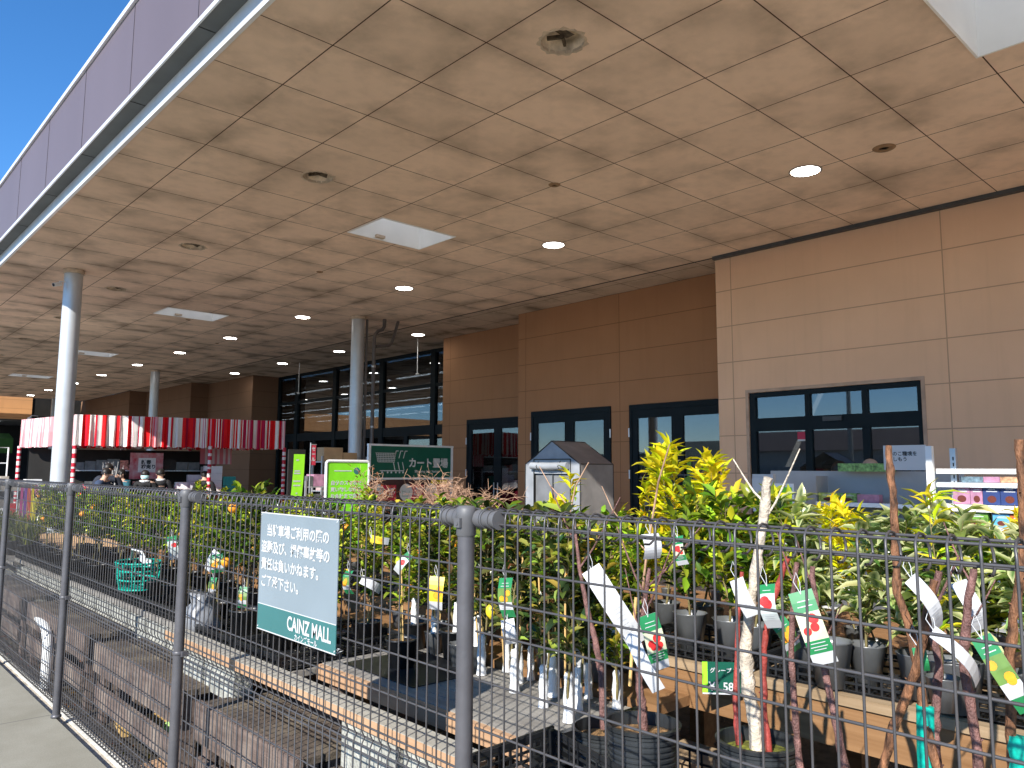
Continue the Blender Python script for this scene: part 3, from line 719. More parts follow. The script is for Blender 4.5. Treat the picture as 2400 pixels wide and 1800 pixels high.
# interior: floor, back wall, ceiling with fluorescent strips, shelves
b = MB()
b.box(27.0, 27.2, -20, 46, 0, 5.4); b.box(11.2, 27, -20.2, -20, 0, 5.4); b.box(11.3, 27, 46, 46.2, 0, 5.4)
b.box(11.1, 27.0, -20, 6.7, 4.8, 4.9); b.box(12.0, 27.0, 6.7, 12.5, 4.81, 4.91); b.box(13.7, 27.0, 12.7, 46, 4.9, 5.0)
b.build('interior_shell', pm('interior_grey', (0.16, 0.155, 0.15), 0.9, 0, 0.1, 2), shop)
b = MB()
for x in (15.0, 17.5, 20, 22.5, 25):
    y = -6
    while y < 44:
        b.box(x, x + 0.09, y, y + 3.6, 4.70, 4.74); y += 4.1
b.build('fluorescent_tube', tube_m, shop)
b = MB(); rnd = random.Random(3)
cols = [MATS[k] for k in ('interior_grey', 'box_green', 'box_blue', 'cardboard', 'sign_crimson', 'box_mauve', 'white_paint')]
for y in [-2 + 2.6 * k for k in range(17)]:
    for x in (15.5, 18.5):
        b.box(x, x + 2.2, y, y + 0.5, 0, 1.7, 0)
        for z in (0.3, 0.8, 1.3):
            xx = x
            while xx < x + 2.0:
                w = rnd.uniform(0.15, 0.4); b.box(xx, xx + w, y - 0.12, y, z, z + rnd.uniform(0.2, 0.38), rnd.randint(1, 6)); xx += w + 0.03
b.build('goods_shelf', cols, shop)
b = MB()
for yy in (5.4, 6.0):
    for k in range(4): b.box(11.5, 11.9, yy - 0.22, yy + 0.22, 0.2 + k * 0.32, 0.5 + k * 0.32)
b.build('carton_stack', card_m, shop)
# notices on the glass
t = thing('door_sticker', 'small red and white sticker high on the left sliding door pane', 'sticker', (10.99, 5.56, 2.10))
b = MB(); b.box(0, 0.004, -0.06, 0.06, -0.02, 0.09, 0); b.box(-0.001, 0.003, -0.06, 0.06, -0.045, -0.021, 1); b.build('panel', [crimson, fabwhite], t)
t = thing('wall_switch', 'small white square plate at the left edge of the sliding door frame', 'sign', (10.958, 6.34, 1.38))
b = MB(); b.box(0, 0.006, -0.035, 0.035, 0, 0.11); b.build('plate', white_m, t)
t = thing('entrance_notice', 'white notice board with black Japanese text in front of the sliding door', 'notice', (8.02, 2.8, 1.62))
b = MB(); b.box(0, 0.01, 0, 0.40, 0.0, 0.245); b.build('board', paper_m, t)
text('lettering', '猫のこ糧境を\n楽しもう', 0.047, ink_m, t, (-0.002, 0.36, 0.145), FACE_OUT, bold=0.0008, lsp=1.15)

# annex across the far end
an = thing('annex_building', 'orange sunlit panel building closing the far end of the forecourt', 'building', (0, 0, 0))
b = MB(); b.box(-9.0, 8.75, 46.0, 46.3, 4.07, 5.25); b.build('upper_wall', annex_m, an)
b = MB(); b.box(8.76, 12.0, 46.05, 46.3, -0.05, 5.9); b.box(-9.2, 12.0, 52, 52.2, -0.05, 5.2); b.build('back_wall', dark_m, an)
b = MB(); b.box(-9.2, 10.8, 46.35, 52, 4.0, 4.1); b.build('under_ceiling', pm('annex_soffit', (0.10, 0.10, 0.10), 0.8), an)
b = MB()
for x in (5.2, 7.4): b.box(x, x + 0.07, 46.5, 51.8, 3.92, 3.97)
b.build('light_strip', em('strip_light', (0.9, 0.95, 1), 1.2), an)

t = thing('green_awning', 'dark green awning band in the shade at the far left end', 'awning', (6.0, 47.0, 2.35))
b = MB(); b.box(-3, 2.2, 0, 0.1, 0, 0.75); b.quad((-3, 0, 0.75), (2.2, 0, 0.75), (2.2, 1.2, 1.05), (-3, 1.2, 1.05)); b.build('panel', pm('awning_green', (0.03, 0.11, 0.02), 0.7), t)

# ------------------------------------------------------------------ mesh fence
XW = 1.385                                   # plane of the wires
fence = thing('mesh_fence', 'dark grey welded wire mesh fence with rolled top edge and round posts along the pavement', 'fence', (0, 0, 0))
PY = [-2.49, -0.41, 1.665, 3.74, 5.81, 7.885, 9.96, 12.03, 14.1, 16.2]
rows = [1.338, 1.253, 1.168, 1.043, 0.919, 0.797, 0.712, 0.587, 0.465, 0.345, 0.24, 0.16]
def panel():
    b = MB(); L = 2.03
    rv, rh, rl = 0.0027, 0.0031, 0.031
    zt, zb_ = 1.467, 0.060
    for z in rows: b.tube([(0, 0, z), (0, L, z)], rh, 6)
    b.tube([(0.012, 0, 0.757), (0.012, L, 0.757)], rh, 6); b.tube([(0.0, 0, 0.735), (0, L, 0.735)], rh, 6)
    for a in (200, 140, 50, -40):
        b.tube([(rl * math.cos(R(a)) + rl, 0, zt + rl * math.sin(R(a))), (rl * math.cos(R(a)) + rl, L, zt + rl * math.sin(R(a)))], rh, 6)
        b.tube([(rl * math.cos(R(a)) + rl, 0, zb_ - rl * math.sin(R(a))), (rl * math.cos(R(a)) + rl, L, zb_ - rl * math.sin(R(a)))], rh, 6)
    n = 42
    for k in range(n):
        y = 0.022 + k * (L - 0.044) / (n - 1)
        pts = []
        for a in range(-110, 181, 29): pts.append((rl + rl * math.cos(R(a)) - 0.003, y + 0.004 * math.sin(R(a)), zb_ - rl * math.sin(R(a))))
        pts += [(-0.003, y, zb_ + 0.02), (-0.003, y, 0.735), (0.008, y, 0.757), (-0.003, y, 0.78)]
        pts.append((-0.003, y, zt - 0.006))
        for a in range(180, -111, -29): pts.append((rl + rl * math.cos(R(a)) - 0.003, y + 0.004 * math.sin(R(a)), zt + rl * math.sin(R(a))))
        b.tube(pts, rv, 5, cap=False)
    return b
pmesh = panel().mesh('mesh_panel', [fence_m])
for i in range(len(PY) - 1):
    o = bpy.data.objects.new('mesh_panel', pmesh); C.objects.link(o); o.parent = fence; o.location = (XW, PY[i] + 0.022, 0.0)
    o.scale = (1, (PY[i + 1] - PY[i] - 0.044) / 2.03, 1)
b = MB(); b.tube([(0, 0, -0.03), (0, 0, 1.462)], 0.0235, 24)
b.lathe([(0.0235, 0), (0.03, 0.0), (0.032, 0.012), (0.0235, 0.02)], c=(0, 0, 0.0), n=24)
post_me = b.mesh('post', [post_m])
b = MB()
b.lathe([(0.0, 0.036), (0.022, 0.034), (0.028, 0.026), (0.029, 0.005), (0.0275, 0.0), (0.0275, -0.042), (0.0245, -0.048)], c=(0, 0, 1.468), n=24)
for s_ in (-1, 1):
    b.tube([(0.02, s_ * 0.01, 1.468), (0.02, s_ * 0.11, 1.468)], 0.0225, 20)
    for q in (0.034, 0.058, 0.086, 0.108): b.tube([(0.02, s_ * q, 1.468), (0.02, s_ * (q + 0.006), 1.468)], 0.0258, 20)
    b.tube([(0.02, s_ * 0.04, 1.468), (0.02, s_ * 0.056, 1.468)], 0.0262, 20)
b.box(-0.034, -0.02, -0.012, 0.012, 1.445, 1.47); b.tube([(-0.036, 0, 1.456), (-0.03, 0, 1.456)], 0.006, 10)
coup_me = b.mesh('rail_coupling', [plast_m])
b = MB(); b.lathe([(0.0245, 0), (0.0265, 0.002), (0.0265, 0.016), (0.0245, 0.018)], c=(0, 0, 0.748), n=24); b.box(-0.0, 0.03, -0.045, -0.02, 0.745, 0.768); b.box(0, 0.03, 0.02, 0.045, 0.745, 0.768)
band_me = b.mesh('clamp_band', [post_m])
for y in PY:
    for nme, me in (('post', post_me), ('rail_coupling', coup_me), ('clamp_band', band_me)):
        o = bpy.data.objects.new(nme, me); C.objects.link(o); o.parent = fence; o.location = (1.366, y, 0)

# the sign tied to the fence
sg = thing('parking_notice', 'faded pale blue and teal notice in white Japanese lettering tied to the mesh fence', 'sign', (1.352, 2.612, 0.994), 0)
b = MB(); b.box(0, 0.003, -0.294, 0.293, 0.0955, 0.439, 0); b.box(0, 0.003, -0.294, 0.293, 0, 0.0955, 1); b.box(-0.0005, 0, -0.294, 0.293, 0.094, 0.097, 2)
for a in ((-0.294, 0.294, 0.436, 0.440), (-0.294, 0.294, -0.001, 0.003)): b.box(-0.0006, 0.0034, a[0], a[1], a[2], a[3], 2)
b.build('board', [signgrey, signteal, fabwhite], sg)
for body, z, y in (('当駐車場ご利用の際の', 0.357, 0.238), ('盗難及び、損傷事故等の', 0.294, 0.278), ('責任は負いかねます。', 0.230, 0.276), ('ご了承下さい。', 0.166, 0.274)):
    text('lettering', body, 0.0475, fabwhite, sg, (-0.0015, y, z), FACE_OUT, bold=0.0013)
text('lettering', 'CAINZ MALL', 0.068, fabwhite, sg, (-0.0015, 0.048, 0.032), FACE_OUT, bold=0.0018, sx=0.80)
text('lettering', 'カインズモール', 0.0235, fabwhite, sg, (-0.0015, -0.01, 0.006), FACE_OUT, bold=0.0006)
for (y, z) in ((0.285, 0.43), (-0.285, 0.43), (-0.29, 0.01), (0.286, 0.01)):
    b = MB(); b.tube([(-0.002, y, z), (0.01, y, z + 0.008), (0.03, y - 0.004, z), (0.012, y + 0.003, z - 0.006), (-0.002, y, z)], 0.0022, 6)
    b.tube([(0.01, y, z), (0.004, y - 0.02, z + 0.012)], 0.0016, 5); b.build('wire_tie', fabwhite, sg)

# ------------------------------------------------------------------ display benches
def planks(mb, x0, x1, y0, y1, z0, z1, n, gap=0.008, across=False):
    if across:
        w = (y1 - y0) / n
        for k in range(n): mb.box(x0, x1, y0 + k * w, y0 + (k + 1) * w - gap, z0, z1)
    else:
        w = (x1 - x0) / n
        for k in range(n): mb.box(x0 + k * w, x0 + (k + 1) * w - gap, y0, y1, z0, z1)
def old_bench(y0, y1, label, ztop=0.45, x0=1.58, x1=1.99, two=True):
    if y0 > 4: x1 = 1.86
    t = thing('display_bench', label, 'bench', (x0, y0, -0.05), 0, 'weathered wooden benches behind the fence')
    L = y1 - y0; W = x1 - x0; zt = ztop + 0.05
    rnd = random.Random(int(y0 * 100))
    b = MB(); n = 4; w = W / n
    for k in range(n):
        dz = rnd.uniform(-0.004, 0.004); b.box(k * w + 0.003, (k + 1) * w - 0.006, 0.006, L - 0.006, zt - 0.03 + dz, zt + dz)
    b.build('top', oldtop, t)
    b = MB(); b.box(-0.035, 0.0, 0, L, zt - 0.17, zt + 0.006); b.build('front_board', oldwood, t)
    if two: b = MB(); b.box(-0.03, 0.0, 0.05, L - 0.03, zt - 0.37, zt - 0.25); b.build('lower_board', oldwood, t)
    for yy in (0.02, L - 0.10):
        b = MB(); b.box(0.004, 0.08, yy, yy + 0.08, 0, zt - 0.032); b.build('leg', oldwood, t)
        b = MB(); b.box(W - 0.08, W - 0.004, yy, yy + 0.08, 0, zt - 0.032); b.build('leg', oldwood, t)
    return t
old_bench(2.93, 3.98, 'weathered dark wooden bench just right of the second nearest fence post, below the notice')
old_bench(2.33, 2.86, 'short weathered bench below the pale plank, right of the longer bench under the notice', 0.42)
old_bench(4.22, 5.72, 'weathered dark wooden bench between the two left fence posts')
old_bench(5.98, 7.75, 'weathered wooden bench behind the leftmost full fence panel', 0.46)
old_bench(8.05, 9.9, 'far weathered wooden bench at the left edge of the photo', 0.46)
def blocks(x, ys, z, label, n=1):
    for y in ys:
        for k in range(n):
            t = thing('concrete_block', label, 'block', (x, y, z + k * 0.19), 0, 'grey concrete blocks carrying the planks')
            b = MB(); b.box(0, 0.10, 0.004, 0.386, 0.0, 0.187)
            for q in (0.07, 0.20, 0.32): b.box(0.03, 0.07, q - 0.02, q + 0.02, 0.1872, 0.1885, 1)
            b.build('body', [block_m, dark_m], t)
blocks(1.70, [2.46, 2.03], 0.23, 'greenish grey concrete block standing under the pale plank')
blocks(1.70, [2.46, 2.03], 0.42, 'greenish grey concrete block directly under the pale plank')
blocks(1.72, [3.93, 4.34], 0.42, 'grey concrete block on the weathered bench, under the left end of the pale plank')
blocks(1.89, [5.0 + 0.41 * k for k in range(12)], 0.35, 'whitish concrete block in the row behind the weathered benches')
def plank(x0, x1, y0, y1, z0, z1, label, m_top, m_side, name='wood_plank', group=None):
    t = thing(name, label, 'plank', (x0, y0, z0), 0, group)
    b = MB(); W = x1 - x0; L = y1 - y0; H = z1 - z0
    b.box(0, W, 0, L, 0, H - 0.003, 1); b.box(0.001, W - 0.001, 0.001, L - 0.001, H - 0.003, H, 0)
    b.build('board', [m_top, m_side], t); return t
plank(1.675, 1.775, 2.0, 4.82, 0.61, 0.66, 'long pale plank with bright pine edge resting on concrete blocks behind the notice', paleplank, sidewood)
# grey deck with its pine front edge
t = thing('display_deck', 'grey weathered deck with pine front edge behind the pale plank', 'deck', (2.02, 2.08, -0.05))
b = MB(); planks(b, 0.03, 0.62, 0, 1.56, 0.635, 0.672, 6, 0.006); b.build('top', greywood, t)
b = MB(); b.box(0.0, 0.028, 0, 1.56, 0.60, 0.669); b.build('front_edge', sidewood, t)
for y in (0.05, 1.42):
    for x in (0.04, 0.52): b = MB(); b.box(x, x + 0.08, y, y + 0.08, 0, 0.634); b.build('leg', oldwood, t)
b = MB(); b.box(-0.005, 0.63, -0.03, -0.002, 0.58, 0.69); b.build('end_cap', black_m, t)
t = thing('black_mat', 'thin black plastic sheet lying on the grey deck', 'mat', (2.12, 2.95, 0.6235)); b = MB(); b.box(0, 0.44, 0, 0.6, 0, 0.004); b.build('sheet', black_m, t)
# low dark deck for the large pots
t = thing('low_deck', 'low dark wooden deck under the large black pots at the bottom of the photo', 'deck', (1.86, -1.6, -0.05))
b = MB(); planks(b, 0, 0.92, 0, 3.62, 0.36, 0.40, 7, 0.012); b.build('top', brownwood, t)
for y in (0.1, 1.8, 3.4):
    for x in (0.02, 0.68): b = MB(); b.box(x, x + 0.08, y, y + 0.08, 0, 0.358); b.build('leg', brownwood, t)
# platform with trays on the left
t = thing('display_platform', 'dark plank platform on concrete blocks carrying black trays at the left', 'deck', (1.93, 4.9, 0.0))
b = MB(); planks(b, 0, 0.85, 0, 5.6, 0.54, 0.575, 5, 0.01); b.build('top', greywood, t)
b = MB(); b.box(0.75, 0.84, 0.1, 0.2, -0.05, 0.54); b.build('leg', oldwood, t); b = MB(); b.box(0.75, 0.84, 5.3, 5.4, -0.05, 0.54); b.build('leg', oldwood, t)
t = thing('display_platform', 'dark plank shelf just behind the notice carrying black trays and potted trees', 'deck', (1.83, 3.72, 0.0))
b = MB(); planks(b, 0, 0.85, 0, 1.15, 0.55, 0.58, 5, 0.01); b.build('top', greywood, t)
for y in (0.02, 1.05): b = MB(); b.box(0.76, 0.84, y, y + 0.08, -0.05, 0.55); b.build('leg', oldwood, t)
def table(x0, x1, y0, y1, ztop, label, mt_top, mt_apron, n=3, lower=True):
    t = thing('display_table', label, 'table', (x0, y0, -0.05), 0, 'timber sales tables for the saplings')
    W = x1 - x0; L = y1 - y0; z = ztop + 0.05
    b = MB(); planks(b, 0, W, 0, L, z - 0.035, z, n, 0.006); b.build('top', mt_top, t)
    b = MB(); b.box(0.012, 0.05, 0.0, L, z - 0.19, z - 0.037); b.build('apron', mt_apron, t)
    if lower:
        b = MB(); b.box(-0.16, 0.10, 0.0, L, z - 0.40, z - 0.36); b.build('lower_shelf', newwood, t)
        b = MB(); b.box(-0.15, -0.11, 0.0, L, z - 0.52, z - 0.402); b.build('lower_apron', brownwood, t)
    k = 0.08
    while k < L:
        for x in (0.055, W - 0.12): b = MB(); b.box(x, x + 0.09, k, k + 0.09, 0, z - 0.037); b.build('leg', mt_apron, t)
        k += 1.25
    return t
table(2.87, 3.80, -2.2, 2.30, 0.79, 'new light timber table in the right foreground with brown front board', newwood, brownwood)
table(3.02, 3.85, 2.42, 9.6, 0.72, 'long brown timber table behind the potted trees in the middle', brownwood, brownwood, 3, False)
table(4.15, 5.0, 0.2, 9.8, 0.72, 'long timber table of the back row of shrubs', brownwood, brownwood, 3, False)
table(2.3, 3.3, 10.6, 13.4, 0.62, 'reddish timber table near the sunlit column at the far left', card_m, pm('red_timber', (0.25, 0.10, 0.05), 0.7), 3, False)
# pieces lying below the benches
t = thing('wood_offcut', 'orange brown board lying on the ground below the left bench', 'board', (1.62, 4.15, -0.04), R(12)); b = MB(); b.box(0, 0.30, 0, 0.5, 0, 0.03); b.build('board', sidewood, t)
t = thing('wood_offcut', 'yellow board lying on the ground at the far end below the left bench', 'board', (1.60, 5.25, -0.04), R(-8)); b = MB(); b.box(0, 0.34, 0, 0.30, 0, 0.03); b.build('board', cane_m, t)
t = thing('green_net_bag', 'pale green net bag on the ground under the left bench', 'bag', (1.86, 5.0, -0.045)); b = MB(); b.lathe([(0.0, 0.13), (0.05, 0.15), (0.09, 0.10), (0.11, 0.04), (0.09, 0.0)], n=14); b.lathe([(0.02, 0.14), (0.03, 0.18), (0.015, 0.2)], n=10); b.build('bag', pm('net_pale_green', (0.30, 0.50, 0.16), 0.8, 0, 0.3, 40), t)
t = thing('gutter_pipe', 'white plastic elbow pipe at the left end behind the fence', 'pipe', (1.50, 6.75, -0.05)); b = MB(); b.tube([(0.1, 0.9, 0.42), (0.03, 0.25, 0.42), (0.0, 0.05, 0.40), (0, 0, 0.30), (0, 0, 0.02)], 0.035, 14); b.build('pipe', white_m, t)
rnd = random.Random(8)
lit = MB()
for k in range(900):
    x, y = rnd.uniform(1.5, 2.9), rnd.uniform(1.0, 10); a = rnd.uniform(0, 6.3); s_ = rnd.uniform(0.015, 0.04)
    cc = (0.16 * rnd.uniform(0.5, 1.5), 0.085 * rnd.uniform(0.5, 1.4), 0.03)
    lit.add([(x + s_ * math.cos(a), y + s_ * math.sin(a), -0.045), (x - s_ * 0.4 * math.sin(a), y + s_ * 0.4 * math.cos(a), -0.035 + rnd.uniform(0, 0.01)), (x - s_ * math.cos(a), y - s_ * math.sin(a), -0.045), (x + s_ * 0.4 * math.sin(a), y - s_ * 0.4 * math.cos(a), -0.04)], [(0, 1, 2, 3)], col=cc)
o = lit.build('leaf_litter', leaf_m, None, True); tag(o, 'dry brown leaves scattered on the ground behind the fence', 'leaf litter', None, 'stuff')

# ------------------------------------------------------------------ trays and pots
def tray_mesh(lx, ly, h, step=0.045):
    b = MB(); t_ = 0.006
    for z0, z1 in ((0, 0.010), (h * 0.36, h * 0.36 + 0.008), (h * 0.68, h * 0.68 + 0.008), (h - 0.016, h)):
        b.box(0, lx, 0, t_, z0, z1); b.box(0, lx, ly - t_, ly, z0, z1); b.box(0, t_, t_, ly - t_, z0, z1); b.box(lx - t_, lx, t_, ly - t_, z0, z1)
    b.box(-0.01, lx + 0.01, -0.01, 0, h - 0.008, h + 0.002); b.box(-0.01, lx + 0.01, ly, ly + 0.01, h - 0.008, h + 0.002)
    n = int(lx / step)
    for k in range(n + 1):
        x = k * (lx - 0.008) / n; b.box(x, x + 0.008, 0.0005, t_ - 0.0005, 0, h - 0.001); b.box(x, x + 0.008, ly - t_ + 0.0005, ly - 0.0005, 0, h - 0.001); b.box(x, x + 0.008, t_, ly - t_, 0.001, 0.007)
    n = int(ly / step)
    for k in range(n + 1):
        y = k * (ly - 0.008) / n; b.box(0.0005, t_ - 0.0005, y, y + 0.008, 0, h - 0.001); b.box(lx - t_ + 0.0005, lx - 0.0005, y, y + 0.008, 0, h - 0.001); b.box(t_, lx - t_, y, y + 0.008, 0.002, 0.008)
    for x in (0, lx - 0.02):
        for y in (0, ly - 0.02): b.box(x - 0.001, x + 0.021, y - 0.001, y + 0.021, 0.0005, h - 0.0005)
    return b
tray_me = tray_mesh(0.36, 0.54, 0.085).mesh('tray', [black_m])
wtray_me = tray_mesh(0.30, 0.30, 0.10, 0.04).mesh('tray_white', [white_m])
def tray(x, y, z, rot, label, me=tray_me, group='black lattice plant trays'):
    t = thing('plant_tray', label, 'tray', (x, y, z), 0, group); t.rotation_euler = rot if isinstance(rot, tuple) else (0, 0, rot)
    o = bpy.data.objects.new('lattice', me); C.objects.link(o); o.parent = t; return t
lab_t = 'black lattice tray standing on the plank platform at the left, filled with pots'
for k in range(10): tray(1.95, 4.98 + k * 0.56, 0.576, R(0), lab_t)
for k in range(9): tray(2.40, 5.0 + k * 0.56, 0.576, 0, lab_t)
tray(1.86, 3.74, 0.581, 0, 'black lattice tray behind the notice, on the right end of the plank shelf'); tray(1.86, 4.30, 0.581, 0, 'black lattice tray behind the second nearest fence post')
tray(2.3, 3.8, 0.581, 0, 'black lattice tray in shade behind the notice')
crate_me = tray_mesh(0.36, 0.54, 0.18, 0.05).mesh('crate', [black_m])
for (x, y, z, r_, lb) in ((1.90, 0.96, 0.352, 2, 'deep black lattice crate under the ribbed pot of the pale barked sapling'), (1.88, 1.52, 0.352, -3, 'deep black lattice crate under the right one of the two large ribbed pots'),
                          (2.30, 1.02, 0.352, 0, 'deep black lattice crate behind the pale barked sapling'), (2.32, 1.50, 0.352, 4, 'deep black lattice crate in shade between the large pots and the timber table'),
                          (1.90, 0.38, 0.352, 0, 'deep black lattice crate at the bottom right corner of the photo')):
    tray(x, y, z, R(r_), lb, crate_me, 'deep black lattice crates on the low deck')
tray(1.57, 1.44, 0.57, (R(5), R(-4), R(-6)), 'empty black lattice tray at the bottom of the photo beside the large pots')
tray(1.80, 1.30, 0.535, (R(0), R(12), R(-20)), 'black lattice tray tilted against the large ribbed pots')
for k, (x, y) in enumerate(((2.92, 1.72), (2.93, 1.12), (2.94, 0.50), (2.95, -0.1))):
    tray(x, y, 0.792, R(3), ['black lattice tray of pots on the left end of the new timber table', 'black lattice tray of pots on the new timber table, second from its left end', 'black lattice tray of pots on the new timber table below the tall brown stick', 'black lattice tray of pots at the right edge of the photo'][k])
tray(3.08, 2.48, 0.722, R(30), 'white lattice basket holding a pot on the brown table', wtray_me, None)
for k in range(12): tray(3.1, 3.1 + k * 0.56, 0.722, 0, 'black lattice tray under the shrubs on the long brown table')

# ------------------------------------------------------------------ foliage generator
def leaf(mb, p, d, nrm, L, W, c, ce=None, droop=0.15):
    d = d.normalized(); s_ = d.cross(nrm)
    if s_.length < 1e-4: s_ = d.cross(Vector((1, 0.2, 0.1)))
    s_.normalize(); n_ = s_.cross(d)
    a = p; tipp = p + d * L - n_ * L * droop
    m1 = p + d * L * 0.33 + n_ * L * 0.03; m2 = p + d * L * 0.7 - n_ * L * droop * 0.35
    fold = n_ * W * 0.22
    vs = [a, m1 - s_ * W * 0.46 + fold, m1, m1 + s_ * W * 0.46 + fold, m2 - s_ * W * 0.36 + fold, m2, m2 + s_ * W * 0.36 + fold, tipp]
    o = len(mb.v); mb.v += [tuple(v) for v in vs]
    e_ = ce or c
    mb.col += [c, e_, c, e_, e_, c, e_, e_ if ce else c]
    for f in ((0, 2, 1), (0, 3, 2), (1, 2, 5, 4), (2, 3, 6, 5), (4, 5, 7), (5, 6, 7)):
        mb.f.append(tuple(i + o for i in f)); mb.mi.append(0); mb.sm.append(True)
def foliage(seed, h0, h1, rad, nb, lpb, L, W, cols, edge=None, upw=0.5, trunk_r=0.008, droop=0.18, lean=0.03, sparse_low=False, stem_col=None, top_bias=0.0):
    rnd = random.Random(seed); fo = MB(); st = MB()
    # trunk
    tp = []; x = y = 0
    for k in range(7):
        z = h1 * 0.93 * k / 6; tp.append(Vector((x, y, z))); x += rnd.uniform(-lean, lean); y += rnd.uniform(-lean, lean)
    st.tube(tp, [trunk_r * (1 - 0.75 * k / 6) for k in range(7)], 7)
    def at(z):
        f = min(5.999, max(0, z / (h1 * 0.93) * 6)); i = int(f); return tp[i].lerp(tp[i + 1], f - i)
    for b_ in range(nb):
        u = (b_ + rnd.random()) / nb; u = u ** (1.0 - top_bias * 0.5)
        z = h0 + (h1 * 0.9 - h0) * u
        base = at(z); az = b_ * 2.4 + rnd.uniform(-0.4, 0.4)
        rr = rad * (0.55 + 0.45 * math.sin(PI * min(1, max(0.08, (z - h0) / (h1 - h0) * 0.85 + 0.15)))) * rnd.uniform(0.75, 1.1)
        dirv = Vector((math.cos(az), math.sin(az), upw * rnd.uniform(0.6, 1.5)))
        pts = [base]; q = base.copy(); dv = dirv.normalized(); seg = rr / 4
        for k in range(4):
            q = q + dv * seg; pts.append(q.copy()); dv = (dv + Vector((rnd.uniform(-.2, .2), rnd.uniform(-.2, .2), 0.12 * upw))).normalized()
        st.tube(pts, [trunk_r * 0.42 * (1 - 0.18 * k) for k in range(5)], 5)
        for k in range(lpb):
            f = 0.15 + 0.85 * (k + rnd.random() * 0.6) / lpb * 4 * 0.98 / 4 * 1.0
            f4 = min(3.999, f * 4); i = int(f4); p = pts[i].lerp(pts[i + 1], f4 - i)
            a2 = k * 2.4 + rnd.uniform(-.5, .5)
            sd_ = dv.cross(Vector((0, 0, 1))); sd_ = sd_.normalized() if sd_.length > 1e-3 else Vector((1, 0, 0))
            ld = (dv * rnd.uniform(0.3, 0.9) + sd_ * math.cos(a2) + Vector((0, 0, 1)) * (math.sin(a2) * 0.55 + 0.15 * upw)).normalized()
            nn = (Vector((0, 0, 1)) + Vector((rnd.uniform(-.5, .5), rnd.uniform(-.5, .5), 0)) - ld * 0.2).normalized()
            hfrac = (p.z - h0) / max(0.01, h1 - h0)
            w = rnd.random()
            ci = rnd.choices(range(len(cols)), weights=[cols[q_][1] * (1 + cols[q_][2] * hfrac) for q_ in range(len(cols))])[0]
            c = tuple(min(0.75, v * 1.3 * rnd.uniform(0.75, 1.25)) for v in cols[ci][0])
            s_ = rnd.uniform(0.65, 1.15)
            leaf(fo, p, ld, nn, L * s_, W * s_, c, edge if edge and rnd.random() < 0.8 else None, droop * rnd.uniform(0.3, 1.8))
    return fo, st
# colour sets: (rgb, weight, extra weight towards the top); brighter citrus tops put sunlight into the colour
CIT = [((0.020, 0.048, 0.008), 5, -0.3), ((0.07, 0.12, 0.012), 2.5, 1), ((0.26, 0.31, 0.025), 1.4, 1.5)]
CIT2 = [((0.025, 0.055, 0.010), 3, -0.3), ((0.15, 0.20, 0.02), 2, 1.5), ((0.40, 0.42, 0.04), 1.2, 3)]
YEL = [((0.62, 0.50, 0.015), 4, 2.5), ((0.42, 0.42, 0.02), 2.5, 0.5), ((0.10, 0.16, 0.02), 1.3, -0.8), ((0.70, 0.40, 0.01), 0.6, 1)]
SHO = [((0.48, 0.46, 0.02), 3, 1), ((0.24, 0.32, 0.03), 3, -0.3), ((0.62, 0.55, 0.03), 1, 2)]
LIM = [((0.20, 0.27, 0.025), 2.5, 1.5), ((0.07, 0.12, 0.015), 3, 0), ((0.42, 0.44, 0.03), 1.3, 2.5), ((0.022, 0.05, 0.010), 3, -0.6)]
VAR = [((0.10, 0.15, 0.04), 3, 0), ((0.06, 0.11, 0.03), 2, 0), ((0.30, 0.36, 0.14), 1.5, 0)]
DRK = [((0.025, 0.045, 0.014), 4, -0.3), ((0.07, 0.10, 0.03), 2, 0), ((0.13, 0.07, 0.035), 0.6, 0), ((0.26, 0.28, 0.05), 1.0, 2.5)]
POTS = {}
def small_pot_mesh():
    b = MB(); n = 10
    b.lathe([(0.0, 0.0), (0.042, 0.0), (0.062, 0.125), (0.066, 0.13), (0.060, 0.128), (0.057, 0.105)], n=n, mi=0)
    b.lathe([(0.0575, 0.106), (0.0, 0.112)], n=n, mi=1); return b.mesh('pot', [pot_m, soil_m])
def black_pot_mesh():
    b = MB()
    b.lathe([(0.0, 0.0), (0.078, 0.0), (0.098, 0.16), (0.106, 0.162), (0.106, 0.172), (0.098, 0.174), (0.094, 0.15)], n=24, mi=0)
    b.lathe([(0.0945, 0.151), (0.0, 0.158)], n=24, mi=1); return b.mesh('pot', [black_m, soil_m])
def ribbed_pot_mesh(top=bark_m):
    b = MB(); pr = [(0.0, 0.0), (0.095, 0.0)]
    z = 0.012
    while z < 0.24:
        r_ = 0.097 + 0.016 * z / 0.24; pr += [(r_ + 0.0035, z), (r_ + 0.0035, z + 0.007), (r_, z + 0.010), (r_, z + 0.015)]; z += 0.0175
    pr += [(0.122, 0.252), (0.124, 0.262), (0.113, 0.264), (0.108, 0.22)]
    b.lathe(pr, n=36, mi=0, smooth=False); b.lathe([(0.109, 0.222), (0.05, 0.232), (0.0, 0.236)], n=24, mi=1)
    return b.mesh('pot', [ribpot_m, top])
SP, BP = small_pot_mesh(), black_pot_mesh()
SLEEVED = None
def proto(name, cat, variants, pot_me, pot_h, stem_mat, extra=None):
    """returns mesh sets of one plant kind; instances are made by plant()"""
    out = []
    for fo, st in variants:
        out.append((fo.mesh('foliage', [leaf_m], True), st.mesh('stem', [stem_mat])))
    return dict(name=name, cat=cat, v=out, pot=pot_me, ph=pot_h, extra=extra)
fruit_me = {}
